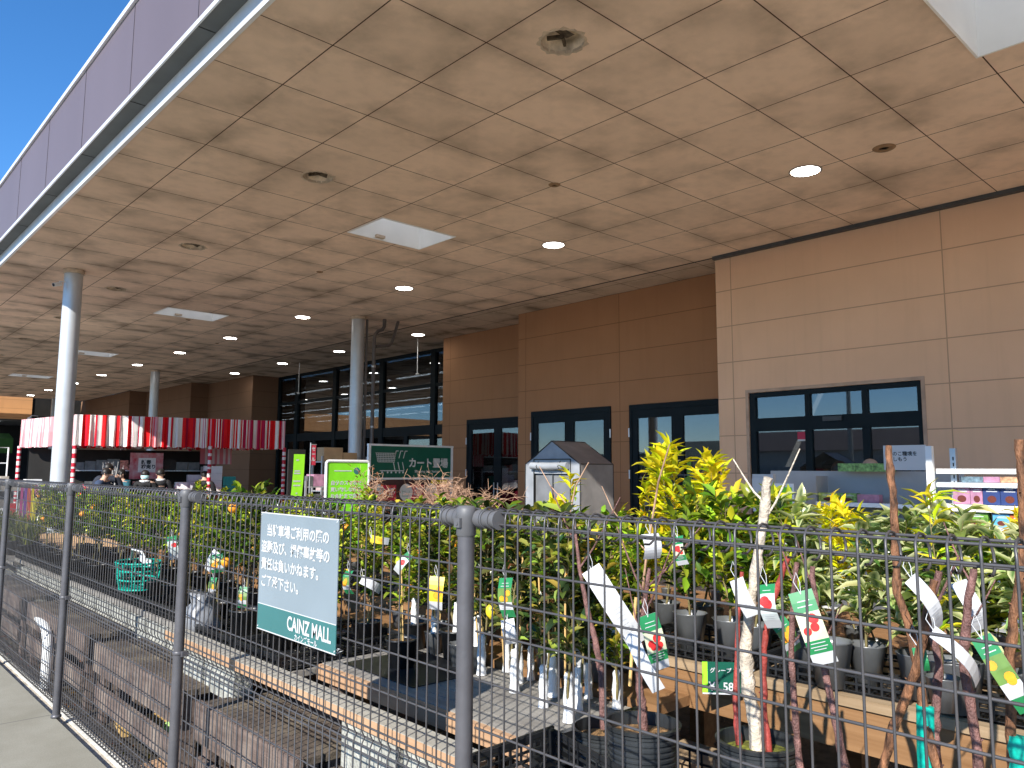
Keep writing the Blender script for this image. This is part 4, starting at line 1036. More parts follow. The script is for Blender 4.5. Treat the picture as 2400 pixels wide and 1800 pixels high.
for nm, mt_ in (('orange', orange_m), ('lemon', yellow_m)):
    b = MB(); b.lathe([(0.0, -0.030), (0.014, -0.027), (0.026, -0.014), (0.030, 0.0), (0.026, 0.015), (0.013, 0.027), (0.0, 0.029)] if nm == 'orange' else [(0, -0.042), (0.008, -0.034), (0.022, -0.018), (0.025, 0.0), (0.022, 0.018), (0.009, 0.032), (0, 0.038)], n=14)
    fruit_me[nm] = b.mesh('fruit', [mt_])
b = MB(); b.lathe([(0.026, 0.0), (0.020, 0.05), (0.024, 0.09), (0.017, 0.15), (0.020, 0.175), (0.014, 0.19)], n=9); sleeve_me = b.mesh('sleeve', [sleeve_m])
b = MB(); b.tube([(0, 0, 0), (0, 0, 0.62)], 0.0045, 7); stake_me = b.mesh('stake', [cane_m])
K = {}
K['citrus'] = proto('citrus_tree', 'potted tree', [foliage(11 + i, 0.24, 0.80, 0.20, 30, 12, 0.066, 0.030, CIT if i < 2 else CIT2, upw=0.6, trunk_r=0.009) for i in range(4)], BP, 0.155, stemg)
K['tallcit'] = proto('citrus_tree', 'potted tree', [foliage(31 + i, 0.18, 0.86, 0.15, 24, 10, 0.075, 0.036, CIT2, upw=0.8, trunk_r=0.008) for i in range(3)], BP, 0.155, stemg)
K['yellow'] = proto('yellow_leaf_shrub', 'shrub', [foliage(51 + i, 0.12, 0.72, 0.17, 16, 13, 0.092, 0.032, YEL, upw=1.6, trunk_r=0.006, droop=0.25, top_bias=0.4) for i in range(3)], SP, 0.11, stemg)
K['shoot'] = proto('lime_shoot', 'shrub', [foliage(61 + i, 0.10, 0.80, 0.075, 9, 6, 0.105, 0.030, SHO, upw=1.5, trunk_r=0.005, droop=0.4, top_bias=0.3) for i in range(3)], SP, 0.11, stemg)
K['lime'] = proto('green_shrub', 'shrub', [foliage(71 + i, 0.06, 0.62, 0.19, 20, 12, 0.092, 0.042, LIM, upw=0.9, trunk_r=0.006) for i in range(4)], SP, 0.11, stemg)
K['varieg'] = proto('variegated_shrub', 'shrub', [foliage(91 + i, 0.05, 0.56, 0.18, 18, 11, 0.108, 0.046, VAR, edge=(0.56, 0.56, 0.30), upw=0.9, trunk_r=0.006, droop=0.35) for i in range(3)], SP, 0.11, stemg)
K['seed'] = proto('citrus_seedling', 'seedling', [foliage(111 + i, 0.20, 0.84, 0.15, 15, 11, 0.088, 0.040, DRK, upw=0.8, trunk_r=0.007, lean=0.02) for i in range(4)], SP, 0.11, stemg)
cnt = [0]
def plant(kind, x, y, z, label, group=None, s=1.0, ps=1.0, v=None, rot=None, sleeve=False, fruits=0, fr='orange', pot=True, tilt=(0, 0)):
    k = K[kind]; cnt[0] += 1; rnd = random.Random(cnt[0] * 7 + 1)
    v = k['v'][(cnt[0] if v is None else v) % len(k['v'])]
    t = thing(k['name'], label, k['cat'], (x, y, z), 0, group)
    t.rotation_euler = (tilt[0], tilt[1], rnd.uniform(0, 6.28) if rot is None else rot); t.scale = (s, s, s)
    h = 0
    if pot:
        o = bpy.data.objects.new('pot', k['pot']); C.objects.link(o); o.parent = t; h = k['ph'] * ps; o.scale = (ps, ps, ps)
    for nme, me in (('foliage', v[0]), ('stem', v[1])):
        o = bpy.data.objects.new(nme, me); C.objects.link(o); o.parent = t; o.location = (0, 0, h)
    if kind in ('seed', 'tallcit'):
        o = bpy.data.objects.new('stake', stake_me); C.objects.link(o); o.parent = t; o.location = (0.012, 0.01, h * 0.6); o.rotation_euler = (rnd.uniform(-.08, .08), rnd.uniform(-.08, .08), 0)
    if sleeve:
        o = bpy.data.objects.new('sleeve', sleeve_me); C.objects.link(o); o.parent = t; o.location = (0, 0, h * 0.95)
    for q in range(fruits):
        o = bpy.data.objects.new('fruit', fruit_me[fr]); C.objects.link(o); o.parent = t
        a = rnd.uniform(0, 6.28); o.location = (0.15 * math.cos(a), 0.15 * math.sin(a), h + rnd.uniform(0.28, 0.66))
    return t
rnd = random.Random(21)
J = lambda a: rnd.uniform(-a, a)
# left platform: potted citrus in trays, y 5 .. 10.5
for k in range(16):
    y = 5.1 + k * 0.34
    plant('citrus', 2.14 + J(0.05), y + J(0.06), 0.585, 'dense dark citrus tree in the tray row at the left, behind the fence', 'dense citrus trees on the left platform', s=rnd.uniform(0.76, 0.87), fruits=2 if k % 3 == 0 else 0)
    plant('citrus' if k % 3 else 'tallcit', 2.58 + J(0.05), y + 0.1 + J(0.06), 0.585, 'dense dark citrus tree in the tray row at the left, behind the fence', 'dense citrus trees on the left platform', s=rnd.uniform(0.72, 0.82), fruits=1 if k % 4 == 1 else 0, fr='lemon')
# behind the notice
plant('citrus', 2.08, 4.62, 0.59, 'round citrus tree with bare trunk in a large black pot, left of the notice', None, s=0.98, fruits=3)
plant('citrus', 2.12, 4.22, 0.59, 'dark citrus tree directly left of the notice edge', None, s=0.84, fruits=2)
plant('tallcit', 2.2, 3.86, 0.59, 'tall citrus tree hidden mostly by the pale blue notice', None, s=0.72, fruits=2, fr='lemon')
plant('citrus', 2.5, 4.45, 0.59, 'leafy citrus tree second row behind the notice', None, s=0.84, fruits=1)
plant('tallcit', 2.55, 4.0, 0.59, 'lime green tipped citrus tree rising above the notice', None, s=0.74)
# grey deck: seedlings with white sleeves
sd_l = 'young citrus seedling with white sleeved stem on the grey deck'
for k, (x, y) in enumerate(((2.30, 2.16), (2.44, 2.24), (2.36, 2.36), (2.50, 2.44), (2.42, 2.60), (2.54, 2.70), (2.50, 2.92))):
    plant('seed', x, y, 0.625, ['citrus seedling in a white sleeve at the right front corner of the grey deck', 'second white sleeved seedling from the right end of the grey deck', 'white sleeved seedling just right of the nearest fence post', 'white sleeved seedling at the rear edge of the grey deck, right of the post', 'white sleeved seedling almost behind the nearest fence post', 'white sleeved seedling just left of the nearest fence post', 'leftmost white sleeved seedling on the grey deck'][k],
          'white sleeved seedlings on the grey deck', s=rnd.uniform(0.88, 1.0), sleeve=True, pot=False, fruits=1 if k in (2, 5) else 0, fr='orange' if k != 5 else 'lemon')
for k in range(9):
    plant('seed' if k % 2 else 'tallcit', 2.60 + J(0.03), 2.16 + k * 0.18 + J(0.03), 0.625, 'young citrus seedling at the back of the grey deck', 'seedlings at the back of the grey deck', s=rnd.uniform(0.78, 0.88), sleeve=True, pot=k > 4)
# new table: variegated and green shrubs
for k in range(12):
    y = 2.15 - k * 0.2
    kd = 'varieg' if 3 <= k <= 9 else 'lime'
    plant(kd, 3.04 + J(0.03), y + J(0.04), 0.80, ['leftmost', 'second', 'third', 'fourth', 'fifth', 'sixth', 'seventh', 'eighth', 'ninth', 'tenth', 'eleventh', 'last'][k] + (' potted shrub from the left, cream edged, front row of the new timber table' if kd == 'varieg' else ' potted shrub from the left, plain green, front row of the new timber table'), 'shrubs in the front row of the new timber table', s=rnd.uniform(0.84, 0.95), ps=1.35)
for k in range(13):
    y = 2.28 - k * 0.21
    kd = ['yellow', 'lime', 'lime', 'varieg'][k % 4] if k < 9 else 'lime'
    plant(kd, 3.36 + J(0.05), y + J(0.04), 0.80, 'leafy shrub in the second row on the new timber table', 'shrubs in the second row of the new timber table', s=rnd.uniform(0.70, 0.82))
for k in range(13):
    y = 2.3 - k * 0.24
    plant('lime' if k % 3 else 'yellow', 3.62 + J(0.05), y + J(0.04), 0.80, 'leafy green shrub in the third row on the new timber table', 'shrubs in the third row of the new timber table', s=rnd.uniform(0.68, 0.80))
# brown table
for k in range(24):
    y = 2.55 + k * 0.29
    kd = 'lime' if k < 7 or k % 3 else 'tallcit'
    plant(kd, 3.2 + J(0.05), y + J(0.05), 0.73, 'leafy shrub in the front row of the long brown table', 'shrubs in the front row of the brown table', s=rnd.uniform(0.74, 0.88) if k < 6 else rnd.uniform(0.64, 0.74))
    plant(['yellow', 'lime', 'lime'][k % 3] if k < 8 else ('lime' if k % 2 else 'citrus'), 3.55 + J(0.07), y + 0.12 + J(0.05), 0.73, 'leafy shrub in the back row of the long brown table', 'shrubs in the back row of the brown table', s=rnd.uniform(0.70, 0.86) if k < 6 else rnd.uniform(0.58, 0.68))
for k in range(16):
    y = 0.4 + k * 0.42
    plant('lime' if k % 3 else 'yellow', 4.45 + J(0.1), y + J(0.1), 0.73, 'green shrub of the farthest table row', 'shrubs on the farthest table', s=rnd.uniform(0.54, 0.64))
# tall bright ones that stand out above the fence
plant('yellow', 3.30, 2.42, 0.80, 'tall bright yellow leaved shrub, the highest above the fence', None, s=1.10, v=0)
plant('yellow', 3.28, 2.60, 0.80, 'bright yellow shrub just left of the tallest yellow one', None, s=1.02, v=1)
plant('yellow', 3.42, 2.28, 0.80, 'orange yellow shrub just right of the tallest yellow one', None, s=1.04, v=2)
plant('shoot', 3.30, 3.10, 0.80, 'narrow yellow shoot rising in front of the small greenhouse', None, s=0.92, v=2)
plant('shoot', 3.0, 1.46, 0.83, 'yellow green arching shrub left of the tall brown stick', None, s=0.80, v=1, tilt=(0.25, -0.1))
plant('shoot', 3.05, 1.62, 0.83, 'spiky lime green shoot just right of the pale barked sapling', None, s=0.74, v=0)
plant('shoot', 2.7, 0.93, 0.86, 'bright lime shoot with drooping leaves right of the tall brown stick', None, s=0.80, v=0)

# ------------------------------------------------------------------ large pots, bare saplings
RP = ribbed_pot_mesh(); RPM = ribbed_pot_mesh(moss_m)
def sc(pts, f): return [Vector((p[0] * f, p[1] * f, (p[2] - 1.6) * f + 1.6)) for p in pts]
def sapling(label, pots, stems, name='bare_sapling', group=None):
    """pots: (x, y, z, mesh) ; stems: (points, r_top, r_bottom, material, twigs)"""
    x, y, z, me = pots
    t = thing(name, label, 'sapling', (x, y, z), 0, group)
    if me: o = bpy.data.objects.new('pot', me); C.objects.link(o); o.parent = t
    o0 = Vector((x, y, z)); rnd = random.Random(int(x * 1000 + y * 77))
    for pts, r0, r1, mt_, tw in stems:
        b = MB(); P = [Vector(p) - o0 for p in pts]
        # subdivide and add bark irregularity
        Q = []; n = len(P)
        for i in range(n - 1):
            for k in range(4):
                q = P[i].lerp(P[i + 1], k / 4) + Vector((rnd.uniform(-1, 1), rnd.uniform(-1, 1), 0)) * r0 * 0.22; Q.append(q)
        Q.append(P[-1]); m_ = len(Q)
        rs = [(r0 + (r1 - r0) * i / (m_ - 1)) * rnd.uniform(0.9, 1.12) for i in range(m_)]
        for i in range(3, m_ - 2, 6): rs[i] *= 1.18
        b.tube(Q, rs, 12)
        for (f, d, L, rt) in tw:
            p = Q[int(f * (m_ - 1))]; d = Vector(d).normalized()
            pts2 = [p, p + d * L * 0.35, p + d * L * 0.7 + Vector((0, 0, 0.02)), p + d * L + Vector((0, 0, 0.04))]
            b.tube(pts2, [rt, rt * 0.85, rt * 0.7, rt * 0.5], 7)
        for i in range(5, m_ - 3, 5):   # buds
            a = rnd.uniform(0, 6.3); d = Vector((math.cos(a), math.sin(a), 0.6)).normalized(); q = Q[i]
            b.tube([q + d * rs[i] * 0.6, q + d * (rs[i] + 0.006)], [0.004, 0.0015], 6)
        b.build('stem', mt_, t)
    return t
bb = [(1.95, 0.765, 1.663), (1.938, 0.758, 1.586), (1.925, 0.748, 1.526), (1.912, 0.747, 1.418), (1.9, 0.741, 1.322), (1.888, 0.715, 1.25), (1.875, 0.697, 1.172), (1.862, 0.68, 1.068), (1.85, 0.659, 0.97), (1.84, 0.64, 0.80), (1.83, 0.63, 0.70)]
br = [(1.85, 0.465, 1.668), (1.85, 0.465, 1.581), (1.85, 0.469, 1.477), (1.85, 0.478, 1.4), (1.85, 0.496, 1.304), (1.85, 0.51, 1.21), (1.85, 0.513, 1.092), (1.85, 0.514, 1.01), (1.85, 0.51, 0.8), (1.85, 0.5, 0.70)]
P1 = sc(bb, 1.12); P1[-1].z = 0.60
sapling('tall thick brown bare stem with cut top before the variegated shrubs', (P1[-1].x, P1[-1].y, 0.39, RP),
        [(P1, 0.0088, 0.0115, bark1, [(0.95, (-0.2, -0.5, 1), 0.02, 0.005)]),
         (sc([(2.0, 0.695, 1.347), (2.0, 0.712, 1.276), (2.0, 0.743, 1.143), (2.0, 0.776, 1.058), (2.0, 0.81, 0.971), (2.0, 0.834, 0.886), (2.0, 0.85, 0.72)], 1.02), 0.009, 0.012, bark1, [])])
P2 = sc(br, 1.12); P2[-1].z = 0.60
t = sapling('thick brown bare stem at the right photo edge, teal net at its base', (P2[-1].x, P2[-1].y, 0.39, RP), [(P2, 0.0092, 0.0115, bark1, [(0.12, (0.3, -0.6, 0.6), 0.03, 0.005)])])
b = MB(); b.tube([(0.0, 0, 0.62), (0, 0.005, 0.52), (0, 0.0, 0.40), (0, 0, 0.24)], 0.024, 14, flat=0.7); b.build('net_wrap', teal_m, t)
P3 = sc([(2.05, 0.701, 1.362), (2.04, 0.727, 1.259), (2.03, 0.706, 1.145), (2.02, 0.711, 1.068), (2.01, 0.716, 0.992), (2.0, 0.712, 0.919), (2.0, 0.71, 0.7)], 1.08)
t = sapling('brown stem with teal net sleeve crossing the tallest brown stem', (P3[-1].x, P3[-1].y + 0.12, 0.39, None), [(P3, 0.009, 0.012, bark2, [(0.2, (0.1, -0.6, 0.9), 0.14, 0.005)])])
b = MB(); q = Vector((P1[7].x, P1[7].y, 0)) - Vector((P3[-1].x, P3[-1].y + 0.12, 0.39)); b.tube([(q.x, q.y, 0.64), (q.x, q.y + 0.004, 0.53), (q.x - 0.005, q.y, 0.4), (q.x, q.y, 0.26)], 0.021, 14, flat=0.65); b.build('net_wrap', teal_m, t)
PW = [(2.2, 1.225, 1.581), (2.2, 1.243, 1.476), (2.2, 1.265, 1.346), (2.2, 1.287, 1.241), (2.2, 1.305, 1.149), (2.2, 1.318, 1.044), (2.2, 1.312, 0.932), (2.2, 1.295, 0.86), (2.2, 1.288, 0.761)]
sapling('pale barked sapling with cut top between red stems in a mossy ribbed pot', (2.2, 1.288, 0.535, RPM),
        [(PW, 0.0125, 0.022, bark3, [(0.12, (0.2, 0.9, 0.7), 0.16, 0.004), (0.16, (0.1, -0.5, 0.8), 0.22, 0.004)]),
         ([(2.25, 1.355, 1.281), (2.238, 1.365, 1.136), (2.225, 1.366, 0.993), (2.213, 1.369, 0.879), (2.2, 1.35, 0.765)], 0.006, 0.010, bark4, []),
         ([(2.2, 1.17, 1.345), (2.2, 1.217, 1.223), (2.2, 1.248, 1.119), (2.2, 1.259, 1.017), (2.2, 1.263, 0.902), (2.2, 1.25, 0.765)], 0.008, 0.0095, bark4, [])])
b = MB()

for nm, P_, r0, r1, mt_ in (('slim purple brown bare stem just right of the pale barked sapling', [(2.1, 1.089, 1.345), (2.1, 1.106, 1.224), (2.1, 1.115, 1.082), (2.1, 1.111, 0.968), (2.1, 1.107, 0.878), (2.1, 1.101, 0.789), (2.1, 1.1, 0.365)], 0.007, 0.010, bark2),
                            ('purple brown bare stem slanting down to the right beside the strawberry red tag', [(2.05, 1.021, 1.345), (2.05, 1.014, 1.23), (2.05, 1.003, 1.121), (2.05, 0.987, 1.025), (2.05, 0.965, 0.923), (2.05, 0.952, 0.842), (2.05, 0.93, 0.365)], 0.007, 0.012, bark2),
                            ('pinkish bare stem between the teal net sleeve and the right edge', [(2.1, 0.64, 1.37), (2.1, 0.655, 1.302), (2.1, 0.667, 1.22), (2.1, 0.675, 1.139), (2.1, 0.664, 1.053), (2.1, 0.655, 0.968), (2.1, 0.65, 0.365)], 0.009, 0.012, bark2)):
    q = P_[-1]; sapling(nm, (q[0], q[1], 0.375, None), [(P_, r0, r1, mt_, [(0.1, (0.2, 0.5, 0.8), 0.12, 0.003), (0.3, (-0.1, -0.6, 0.6), 0.10, 0.003)])], 'bare_branch')
sapling('bare sapling with warty graft, right one of the two large ribbed pots', (2.07, 1.62, 0.534, RP),
        [(sc([(2.3, 1.76, 1.25), (2.3, 1.784, 1.114), (2.3, 1.806, 0.961), (2.3, 1.812, 0.841), (2.3, 1.80, 0.757), (2.3, 1.795, 0.68)], 0.9), 0.006, 0.016, bark2,
          [(0.1, (0.1, -0.8, 0.7), 0.28, 0.004), (0.15, (0.3, 0.8, 0.8), 0.25, 0.004), (0.25, (-0.1, -0.6, 0.9), 0.25, 0.004), (0.35, (0.2, 0.5, 0.9), 0.2, 0.003)])])
sapling('bare sapling with a cane, left one of the two large ribbed pots', (2.25, 1.93, 0.41, RP),
        [(sc([(2.4, 2.22, 1.38), (2.4, 2.19, 1.2), (2.4, 2.153, 1.056), (2.4, 2.108, 0.929), (2.4, 2.076, 0.804), (2.4, 2.066, 0.60)], 0.937), 0.005, 0.015, bark2, [(0.1, (0.1, 0.7, 0.8), 0.25, 0.004), (0.2, (0.1, -0.7, 0.9), 0.3, 0.004)]),
         (sc([(2.5, 1.98, 1.10), (2.49, 1.99, 0.95), (2.48, 2.0, 0.76)], 0.937), 0.006, 0.006, cane_m, [])])
t = thing('bare_branch', 'straight pale twig rising out of the yellow shrub above the fence', 'twig', (3.1, 2.35, 0.8)); b = MB(); b.tube([(0, 0.1, 0.0), (0.02, 0.05, 0.4), (0.03, -0.02, 0.75), (0.03, -0.09, 0.93)], [0.007, 0.006, 0.005, 0.003], 8); b.tube([(0.02, 0.05, 0.4), (0.0, 0.25, 0.6), (0, 0.32, 0.72)], [0.004, 0.003, 0.002], 6); b.build('stem', twig_m, t)
t = thing('bare_branch', 'forked pale twig sticking up left of the yellow shrub', 'twig', (2.9, 2.75, 0.8)); b = MB(); b.tube([(0, 0.1, 0.0), (0.02, 0.03, 0.4), (0.03, -0.05, 0.72), (0.03, -0.14, 0.84)], [0.007, 0.006, 0.004, 0.003], 8); b.tube([(0.03, -0.0, 0.62), (0.0, 0.10, 0.72), (0, 0.18, 0.82)], [0.004, 0.003, 0.002], 6); b.build('stem', twig_m, t)
# leaves of dense seedlings in front of the brown table that fill the mesh
for k in range(9):
    plant('lime' if k % 2 else 'seed', 2.72 + J(0.04), 2.35 + k * 0.2 + J(0.04), 0.66, 'leafy seedling standing between the grey deck and the brown table', 'leafy seedlings between deck and table', s=rnd.uniform(0.68, 0.80))
t = thing('display_table', 'narrow plank shelf between the grey deck and the brown table', 'table', (2.66, 2.0, -0.05)); b = MB(); b.box(0, 0.3, 0, 2.6, 0.66, 0.70); b.build('top', brownwood, t)
for y in (0.1, 2.4): b = MB(); b.box(0.1, 0.18, y, y + 0.08, 0, 0.66); b.build('leg', brownwood, t)

# dry twiggy shrubs behind
def drybush(x, y, z, h, w, seed, label, mt_=twig_m, leaves=False):
    rnd = random.Random(seed); t = thing('dry_shrub', label, 'shrub', (x, y, z), 0, 'leafless twiggy shrubs behind the fence')
    b = MB(); fo = MB()
    for k in range(46):
        a = rnd.uniform(0, 6.28); r_ = w * rnd.uniform(0.3, 1.0); hh = h * rnd.uniform(0.55, 1.0)
        top = Vector((math.cos(a) * r_, math.sin(a) * r_, hh * rnd.uniform(0.75, 0.98)))
        p0 = Vector((rnd.uniform(-.04, .04), rnd.uniform(-.04, .04), 0.1)); m1 = Vector((math.cos(a) * r_ * 0.35, math.sin(a) * r_ * 0.35, hh))
        pts = []
        for q in range(8):
            f = q / 7; pts.append(p0 * (1 - f) ** 2 + m1 * 2 * f * (1 - f) + top * f * f + Vector((rnd.uniform(-1, 1), rnd.uniform(-1, 1), rnd.uniform(-1, 1))) * 0.012)
        b.tube(pts, [0.005 - 0.0005 * q for q in range(8)], 5)
        for q in (3, 4, 5, 6, 7):
            for _ in range(2):
                d = Vector((rnd.uniform(-1, 1), rnd.uniform(-1, 1), rnd.uniform(-0.3, 1))).normalized(); L = rnd.uniform(0.05, 0.16)
                b.tube([pts[q], pts[q] + d * L * 0.6, pts[q] + d * L + Vector((0, 0, -0.01))], [0.0025, 0.002, 0.0012], 4)
                if leaves and rnd.random() < 0.3: leaf(fo, pts[q] + d * L, d, Vector((0, 0, 1)), 0.05, 0.03, (0.22 * rnd.uniform(.7, 1.3), 0.07, 0.035))
    b.build('stem', mt_, t)
    if leaves: fo.build('dry_leaves', leaf_m, t, True)
    o = bpy.data.objects.new('pot', BP); C.objects.link(o); o.parent = t
drybush(5.4, 7.0, 0.65, 0.98, 0.55, 1, 'leafless arching tangle of tan twigs left of the small greenhouse')
drybush(5.6, 7.35, 0.65, 0.84, 0.5, 2, 'leafless reddish twiggy shrub right of the crimson signs', pm('twig_red', (0.36, 0.21, 0.15), 0.8, 0, 0.3, 9))
drybush(5.2, 6.2, 0.65, 0.86, 0.5, 3, 'leafless twig tangle just in front of the small greenhouse')
drybush(4.6, 7.2, 0.73, 0.88, 0.25, 4, 'thin twiggy sapling with few dry red leaves before the dark green sign', twig_m, True)
table(4.95, 5.8, 5.6, 8.4, 0.64, 'brown table under the leafless shrubs', brownwood, brownwood, 3, False)

# ------------------------------------------------------------------ plant tags and price cards
def fruit_tag(pos, roll, style, w=0.055, L=0.17, label='', yaw=0.0, bend=0.02):
    """flat plastic tag, roughly facing the pavement, long axis downwards"""
    t = thing('plant_tag', label, 'tag', pos); t.rotation_euler = (0, 0, 0)
    rm = Matrix.Rotation(R(-47.4 + yaw), 4, 'Z') @ Matrix.Rotation(R(90), 4, 'X') @ Matrix.Rotation(R(roll), 4, 'Z')
    b = MB(); n = 8
    def P(u, v, e=0.0): return rm @ Vector((u * w, v * L, e + bend * math.sin((v + 0.5) * PI)))
    bands = {'white': [(-.5, .5, 0)], 'berry': [(-.5, -.34, 0), (-.34, -.16, 1), (-.16, .22, 2), (.22, .5, 1)], 'citrus': [(-.5, -.3, 1), (-.3, -.1, 0), (-.1, .25, 2), (.25, .5, 1)],
             'green': [(-.5, .5, 1)], 'blank': [(-.5, .5, 0)], 'yellow': [(-.5, -.25, 0), (-.25, .5, 3)], 'red': [(-.5, -.3, 0), (-.3, 0.3, 2), (0.3, .5, 1)]}[style if style in ('white', 'berry', 'citrus', 'green', 'blank', 'yellow', 'red') else 'white']
    for v0, v1, mi in bands:
        k = max(1, int((v1 - v0) * n))
        for i in range(k):
            a, c = v0 + (v1 - v0) * i / k, v0 + (v1 - v0) * (i + 1) / k
            b.quad(P(-.5, a), P(.5, a), P(.5, c), P(-.5, c), mi, smooth=True)
            b.quad(P(-.5, c, -.0008), P(.5, c, -.0008), P(.5, a, -.0008), P(-.5, a, -.0008), 0)
    pic = {'berry': (0.45, 0.5, 0.3), 'citrus': (0.30, 0.42, 0.16), 'red': (0.5, 0.55, 0.45)}.get(style, (0.5, 0.5, 0.5))
    mp = {'berry': pm_get('tag_pic_pale', (0.55, 0.58, 0.40)), 'citrus': pm_get('tag_pic_green', (0.12, 0.22, 0.05)), 'red': pm_get('tag_pic_grey', (0.45, 0.5, 0.5))}.get(style, paper_m)
    st_ = MB(); top = P(0, .46); st_.tube([top, top + Vector((0.004, 0.004, 0.03)), top + Vector((0.0, 0.012, 0.055)), top + Vector((0.0, 0.02, 0.03)), top], 0.0012, 5); st_.build('tie', paper_m, t)
    b.build('card', [paper_m, greenlab, mp, pm_get('tag_yellow', (0.72, 0.50, 0.03))], t)
    rnd = random.Random(int(pos[1] * 1000))
    spots = {'berry': (5, crimson_b, 0.17), 'citrus': (3, orange_m, 0.2), 'yellow': (3, orange_m, 0.22), 'red': (2, crimson_b, 0.24)}.get(style)
    if spots:
        s_ = MB()
        for k in range(spots[0]):
            cu, cv = rnd.uniform(-.28, .28), rnd.uniform(-.1, .17); r_ = spots[2] * w * rnd.uniform(0.8, 1.25)
            c_ = [P(cu + r_ / w * math.cos(2 * PI * q / 12), cv + r_ / L * math.sin(2 * PI * q / 12), 0.0008 + 0.0002 * k) for q in range(12)]
            s_.add(c_, [tuple(range(12))])
        s_.build('fruit_picture', spots[1], t)
    if style in ('berry', 'citrus', 'white', 'red'):
        s_ = MB()   # lines of print
        rows_ = [(-.20, .6), (-.25, .7), (-.29, .5), (.30, .62), (.37, .5)] if style != 'white' else [(-.02 - .05 * k, rnd.uniform(.3, .7)) for k in range(6)] + [(.2, .5), (.3, .4)]
        for v, wd in rows_: s_.quad(P(-wd / 2, v - .006, .0007), P(wd / 2, v - .006, .0007), P(wd / 2, v + .006, .0007), P(-wd / 2, v + .006, .0007))
        s_.build('print', paper_m if style != 'white' else pm_get('print_grey', (0.45, 0.46, 0.48)), t)
    return t
def pm_get(n, c): return MATS[n] if n in MATS else pm(n, c, 0.4, 0, 0.12, 30)
crimson_b = pm('tag_fruit_red', (0.62, 0.03, 0.03), 0.4, 0, 0.15, 30)
for a in [
    ((2.0, 1.673, 1.162), 33, 'white', 0.075, 0.30, 'broad white tag hanging aslant on the left bare sapling, striped by fence shadows'),
    ((2.0, 1.554, 1.008), 28, 'blank', 0.05, 0.20, 'narrow white tag below the broad white one'),
    ((2.02, 1.532, 1.067), 14, 'berry', 0.075, 0.185, 'green and white plum tag with red fruit, left of the price card'),
    ((2.3, 1.751, 1.329), 4, 'blank', 0.075, 0.095, 'blank white card among the leaves just under the fence top'),
    ((2.5, 2.216, 1.292), 6, 'yellow', 0.10, 0.13, 'bright yellow tag with orange fruit just under the fence top'),
    ((1.98, 0.989, 1.198), 18, 'berry', 0.07, 0.20, 'tag with bright red fruit and green top, nearest the variegated shrubs'),
    ((2.0, 0.658, 1.177), 48, 'blank', 0.035, 0.20, 'long narrow white strip pointing at the fig tag'),
    ((2.0, 0.56, 1.160), 30, 'citrus', 0.05, 0.18, 'fig tag with green top hanging on the white strip near the right edge'),
    ((1.95, 0.703, 1.297), 32, 'white', 0.045, 0.15, 'grey white tag with fine print between the two tall brown stems'),
    ((2.1, 0.771, 1.137), 8, 'green', 0.035, 0.06, 'small plain green tag left of the crossing stems'),
    ((2.1, 2.762, 1.066), -4, 'yellow', 0.075, 0.15, 'yellow and blue orange tree tag left of the nearest fence post'),
    ((2.1, 2.298, 1.103), 6, 'citrus', 0.07, 0.16, 'green tag with a lemon picture just right of the nearest fence post'),
    ((2.1, 2.285, 0.975), 12, 'white', 0.06, 0.10, 'pale green tag below the lemon tag'),
    ((2.02, 5.031, 1.011), -28, 'white', 0.06, 0.15, 'white tag leaning right of the second nearest fence post'),
    ((1.98, 4.845, 1.016), 8, 'citrus', 0.09, 0.12, 'orange picture tag right of the leaning white tag'),
    ((2.0, 4.943, 0.861), 0, 'citrus', 0.06, 0.12, 'small tag with yellow fruit below the leaning white one'),
    ((2.1, 3.477, 1.035), 5, 'citrus', 0.07, 0.12, 'green tag with an orange just right of the notice'),
    ((2.2, 3.437, 1.019), 60, 'white', 0.05, 0.13, 'white tag lying aslant right of the notice'),
    ((2.2, 3.159, 1.150), -40, 'red', 0.045, 0.12, 'small red and white tag between notice and nearest post'),
    ((2.1, 1.172, 1.215), 10, 'red', 0.055, 0.13, 'tag with a dark red fruit right of the pale barked sapling'),
    ((2.1, 1.257, 1.229), 25, 'white', 0.05, 0.12, 'small white tag behind the pale barked sapling'),
    ((2.4, 1.693, 1.312), 12, 'berry', 0.05, 0.11, 'small teal and white tag hanging above the film pots'),
    ((2.1, 6.557, 0.881), 70, 'blank', 0.06, 0.15, 'white tag lying across the black pots at the left'),
    ((2.1, 5.964, 1.02), 10, 'red', 0.08, 0.18, 'tag with an orange red picture in the left tray row'),
    ((2.0, 4.497, 0.849), -5, 'citrus', 0.06, 0.13, 'orange picture tag at the left edge of the notice'),
    ((2.5, 2.305, 0.778), 5, 'white', 0.06, 0.16, 'white tag standing in the left large pot'),
    ((2.2, 1.186, 1.116), 30, 'citrus', 0.06, 0.12, 'tag with a round brown fruit below the dark red one'),
    ((2.3, 0.719, 1.251), 20, 'white', 0.05, 0.14, 'white tag deep between the pink stem and the right table pots'),
    ((2.2, 3.368, 1.248), 80, 'yellow', 0.04, 0.10, 'orange strip tag just right of the notice top'),
]: fruit_tag(a[0], a[1], a[2], a[3] * 0.88, a[4] * 0.94, a[5], yaw=(a[0][1] * 977 % 1 - 0.5) * 75, bend=0.012 + 0.02 * (a[0][1] * 331 % 1))
